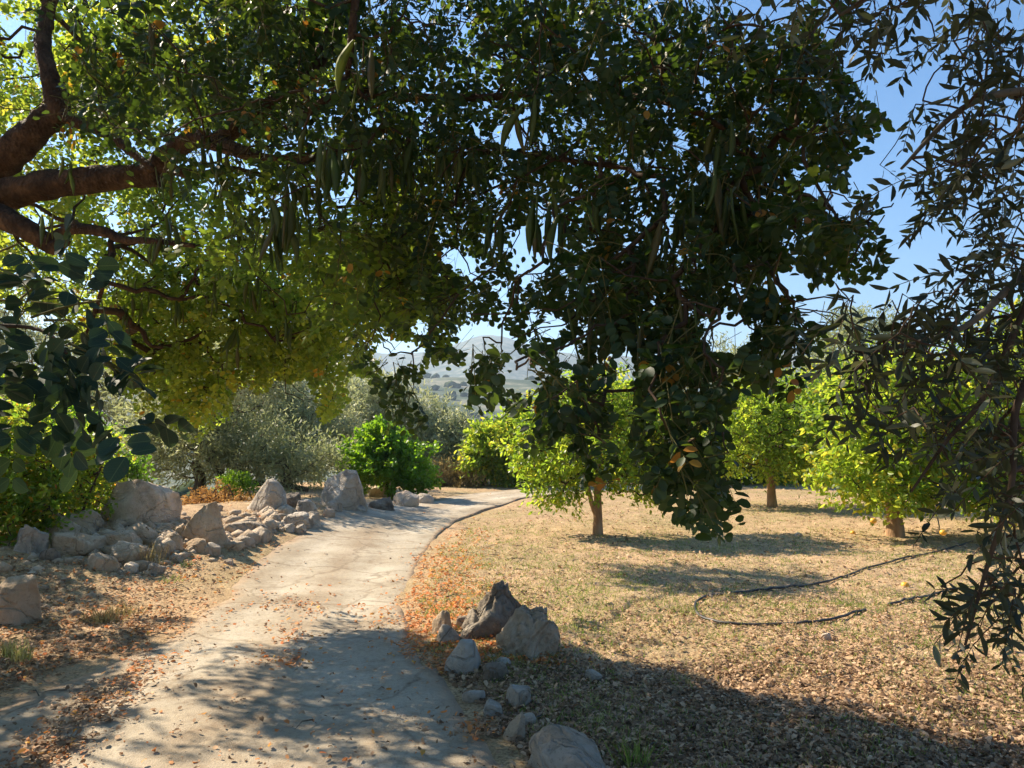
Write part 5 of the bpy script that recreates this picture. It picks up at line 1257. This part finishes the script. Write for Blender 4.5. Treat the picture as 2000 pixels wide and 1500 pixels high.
def grass():
    g = np.random.default_rng(5)
    n = 13000
    px = g.uniform(800, 2060, n); py = 958 + 560 * g.random(n) ** 1.25
    r = np.stack([(px - 1000) / F_PX, CT - (750 - py) / F_PX * ST, ST + (750 - py) / F_PX * CT], 1); t = -CAMZ / r[:, 2]
    X = r[:, 0] * t + g.normal(0, .1, n); Y = r[:, 1] * t + g.normal(0, .2, n)
    d, s = road_d(X, Y); nz = fbm(X * .8, Y * .8, 3, 71)
    g_ = .42 + 1.9 * nz + .45 * (Y > 6.8) * (Y < 11.5) + .2 * (Y >= 11)
    k = (d > .12) & (s > 0) & (g.random(n) < g_) & (Y < 26)
    sp = np.stack([X[k], Y[k], X[k] * 0], 1); print('tufts', len(sp))
    tufts('grass', sp, 'grass', .05, 7, .055, .007, .8, 8, tint=(.0, .75))
    # fine dead stalks everywhere in the orchard
    m = 16000; X = g.uniform(-1, 9, m); Y = 3.4 + 14 * g.random(m) ** 1.5
    d, s = road_d(X, Y); k = (d > .15) & (s > 0) & (X < Y * .75 + .4)
    sp = np.stack([X[k], Y[k], X[k] * 0], 1)
    tufts('dry_stalks', sp, 'grass', .055, 2, .04, .004, 1.8, 9, tint=(.7, 1.))
grass()
def weed(px, py, h, n, spread, mat, label, cat, seed, name, tint=(0, 1), lean=.4, wid=.006):
    p = GH(px, py)
    root = thing(name, label, cat, tuple(p))
    o = tufts('foliage', [p], mat, h, n, spread, wid, lean, seed, root, tint)
    g2 = np.random.default_rng(seed)
    # a few stems with small leaves
    m = max(6, n // 6)
    P0 = p + np.stack([g2.normal(0, spread * .6, m), g2.normal(0, spread * .6, m), np.zeros(m)], 1)
    P1 = P0 + np.stack([g2.normal(0, h * lean, m), g2.normal(0, h * lean, m), g2.uniform(.5, 1.0, m) * h], 1)
    segs_mesh('stems', P0, P1, np.full(m, .002), np.full(m, .001), M['petiole'], root, 3, 'stuff')
    return root
weed(205, 1215, .13, 200, .085, 'straw', 'feathery grey-green weed in red leaves left of the track', 'weed', 401, 'weed', (.3, .8), .5)
weed(242, 1200, .10, 90, .07, 'straw', 'yellowing low tuft just right of the feathery grey-green weed', 'weed', 402, 'grass_tuft', (.3, .8), .5)
weed(14, 1290, .15, 90, .03, 'grass', 'pale upright weed at the left edge below the large brown boulder', 'weed', 403, 'weed', (.5, .75), .25)
weed(40, 1300, .15, 90, .035, 'grass', 'pale spiky weed right of the upright one at the left edge', 'weed', 404, 'weed', (.5, .65), .25)
weed(292, 1108, .30, 60, .05, 'straw', 'thin straw-coloured grass tuft standing at the foot of the rock pile', 'grass tuft', 405, 'grass_tuft', (.3, .9), .14)
weed(336, 1138, .09, 50, .06, 'grass', 'small yellow-green sprig in red leaves right of the rock pile', 'weed', 406, 'weed', (.1, .4), .6)
weed(365, 1110, .08, 40, .05, 'grass', 'small green sprig nearest the leaning slab', 'weed', 407, 'weed', (.0, .3), .6)
weed(1240, 1500, .16, 60, .04, 'grass', 'thin green stalks at the bottom of the picture right of the broad grey rock', 'weed', 408, 'weed', (.0, .3), .3)
weed(1342, 1200, .09, 70, .09, 'grass', 'fresh grass tuft at the left bend of the hose', 'grass tuft', 409, 'grass_tuft', (.0, .3), .7)
weed(1665, 1190, .10, 70, .1, 'grass', 'green grass tuft between the upper and lower runs of the hose', 'grass tuft', 410, 'grass_tuft', (.1, .35), .7)
weed(1175, 1262, .05, 50, .05, 'grass', 'tiny bright green sprout in dry litter right of the craggy rock', 'weed', 411, 'weed', (.0, .15), .8)
weed(1080, 1290, .05, 50, .06, 'grass', 'little green weed touching the right foot of the craggy rock', 'weed', 412, 'weed', (.0, .2), .8)
weed(1320, 1345, .07, 60, .1, 'grass', 'yellowish grass tuft at the edge of the canopy shade', 'grass tuft', 413, 'grass_tuft', (.3, .6), .8)

# ------------------------------------------------------------------ irrigation hose
m, n_, ns, lk = new_mat('black_polyethylene')
pb = N(ns, 'ShaderNodeBsdfPrincipled'); pb.inputs['Roughness'].default_value = .5
tc = N(ns, 'ShaderNodeTexCoord'); nz = N(ns, 'ShaderNodeTexNoise'); nz.inputs['Scale'].default_value = 7; nz.inputs['Detail'].default_value = 6
lk.new(tc.outputs['Object'], nz.inputs[0]); rr_ = ramp(ns, [(.45, (.025, .023, .022)), (.7, (.14, .11, .085))]); lk.new(nz.outputs[0], rr_.inputs[0]); lk.new(rr_.outputs[0], pb.inputs[0])
out = N(ns, 'ShaderNodeOutputMaterial'); lk.new(pb.outputs[0], out.inputs[0]); M['hose'] = m
def hose(pxs, label, lift=.012):
    pts = []
    for (px, py) in pxs:
        p = flat_pt(px, py); pts.append([p[0], p[1], 0])
    C = resample(np.array(pts), len(pts) * 5)
    C[:, 2] = surf_z(C[:, 0], C[:, 1]); C[:, 2] = np.maximum(C[:, 2], np.convolve(np.pad(C[:, 2], 3, 'edge'), np.ones(7) / 7, 'valid')) + .016
    root = tube('irrigation_hose', C, np.full(len(C), .012), 10, M['hose'], None, 3, 0., 2)
    tag(root, label, 'hose')
hose([(1900, 1062), (1845, 1075), (1790, 1090), (1745, 1102), (1690, 1118), (1640, 1133), (1570, 1145), (1500, 1153), (1440, 1160), (1390, 1168), (1362, 1178), (1358, 1192), (1368, 1206), (1400, 1218), (1450, 1225), (1520, 1227), (1580, 1225), (1640, 1213), (1690, 1200)],
     'black irrigation hose curving in a long loop over the dry orchard ground')
hose([(1735, 1184), (1765, 1180), (1800, 1172), (1850, 1160), (1900, 1155), (1990, 1152)], 'short straight length of black hose running to the right edge behind olive leaves')

# ------------------------------------------------------------------ fallen fruit and a dropped pod
m, n_, ns, lk = new_mat('orange_peel')
pb = N(ns, 'ShaderNodeBsdfPrincipled'); pb.inputs['Roughness'].default_value = .45; pb.inputs['Base Color'].default_value = (.75, .38, .03, 1)
tc = N(ns, 'ShaderNodeTexCoord'); nz = N(ns, 'ShaderNodeTexNoise'); nz.inputs['Scale'].default_value = 220
lk.new(tc.outputs['Object'], nz.inputs[0]); bp = N(ns, 'ShaderNodeBump'); bp.inputs['Strength'].default_value = .3; bp.inputs['Distance'].default_value = .002; lk.new(nz.outputs[0], bp.inputs['Height']); lk.new(bp.outputs[0], pb.inputs['Normal'])
out = N(ns, 'ShaderNodeOutputMaterial'); lk.new(pb.outputs[0], out.inputs[0]); M['peel'] = m
import bmesh
def fruit(p, r, label):
    root = thing('orange', label, 'fruit', (p[0], p[1], p[2]), 'oranges and lemons in the orchard')
    bm = bmesh.new(); bmesh.ops.create_uvsphere(bm, u_segments=20, v_segments=12, radius=r)
    for v in bm.verts:
        v.co.z *= .93 - (.1 if v.co.z > r * .95 else 0); v.co.x *= 1.02
    me = bpy.data.meshes.new('skin'); bm.to_mesh(me); bm.free()
    for q in me.polygons: q.use_smooth = True
    me.materials.append(M['peel']); link('skin', me, root)
    bm = bmesh.new(); bmesh.ops.create_cone(bm, cap_ends=True, segments=6, radius1=r * .16, radius2=r * .08, depth=r * .12)
    me = bpy.data.meshes.new('stem'); bm.to_mesh(me); bm.free(); me.materials.append(M['petiole'])
    o = link('stem', me, root); o.location = (0, 0, r * .9)
for (px, py, lb) in [(1666, 1045, 'fallen orange on the grass just left of the nearest right-hand trunk'), (1768, 1150, 'fallen yellow orange in the shade behind the hose'), ]:
    p = GH(px, py); fruit((p[0], p[1], p[2] + .035), .04, lb)
fruit(P(1706, 1017, 10.9), .045, 'orange hanging low from the big yellow-green citrus')
fruit(P(1842, 1040, 9.5), .04, 'small greenish orange hanging at the lowest twig beside the olive leaves')
p = GH(355, 1448)
root = thing('fallen_pod', 'dark curled carob pod lying alone on the shaded track', 'pod', tuple(p))
o = link('husk', pod_mesh(55, .98), root); o.location = (0, 0, .022); o.scale = (.15, .15, .15); o.rotation_euler = (R(80), R(90), R(15))

# ------------------------------------------------------------------ scrub on the far hills
def far_wood():
    g = np.random.default_rng(61)
    bm = bmesh.new(); bmesh.ops.create_icosphere(bm, subdivisions=1, radius=1)
    base = np.array([v.co[:] for v in bm.verts]); F = np.array([[v.index for v in f.verts] for f in bm.faces]); bm.free()
    n = 3600
    a = g.uniform(R(-40), R(40), n); r = np.exp(g.uniform(math.log(60), math.log(1300), n))
    X = np.sin(a) * r; Y = np.cos(a) * r
    k = g.random(n) < .55 + 1.6 * fbm(X / 90., Y / 90., 3, 15); X, Y, r = X[k], Y[k], r[k]; n = len(X)
    s = g.uniform(1.2, 2.8, n) * np.clip(r / 400, .7, 1.5)
    q = base[None] * (1 + g.uniform(-.25, .25, (n, len(base), 1))) * s[:, None, None] * np.array([1.15, 1.15, .8])
    q = q + np.stack([X, Y, height(X, Y) + s * .45], 1)[:, None]
    FF = (F[None] + (np.arange(n) * len(base))[:, None, None]).reshape(-1, 3)
    tint = np.repeat(g.uniform(0, .8, n), len(F))
    m, n_, ns, lk = new_mat('distant_scrub')
    at = N(ns, 'ShaderNodeAttribute', attribute_name='tint'); rr_ = ramp(ns, [(0, (.035, .055, .025)), (1, (.10, .12, .06))]); lk.new(at.outputs['Fac'], rr_.inputs[0])
    d_ = N(ns, 'ShaderNodeBsdfDiffuse'); lk.new(rr_.outputs[0], d_.inputs[0]); out = N(ns, 'ShaderNodeOutputMaterial'); lk.new(d_.outputs[0], out.inputs[0])
    link('far_woodland', mesh_np('far_woodland', q.reshape(-1, 3), FF, m, tint, True), kind='stuff')
far_wood()

# ------------------------------------------------------------------ haze
zmax = float(Z_.max()) + 60; zmin = float(Z_.min()) - 2
bm = bmesh.new(); bmesh.ops.create_cube(bm, size=1)
hx = 4500
for v in bm.verts:
    v.co.x *= 2 * hx; v.co.y *= 2 * hx; v.co.z = zmin if v.co.z < 0 else zmax
me = bpy.data.meshes.new('haze'); bm.to_mesh(me); bm.free()
m, n_, ns, lk = new_mat('pale_air')
pv = N(ns, 'ShaderNodeVolumePrincipled'); pv.inputs['Color'].default_value = (.62, .79, 1, 1); pv.inputs['Density'].default_value = HAZE = 3.2e-4; pv.inputs['Anisotropy'].default_value = .35
out = N(ns, 'ShaderNodeOutputMaterial'); lk.new(pv.outputs[0], out.inputs['Volume'])
hz = link('haze', me, mat=m, kind='stuff')
print('haze z', zmin, zmax)
tot = sum(len(o.data.polygons) for o in scn.objects if o.type == 'MESH')
print('polys', tot, 'objects', len(scn.objects))
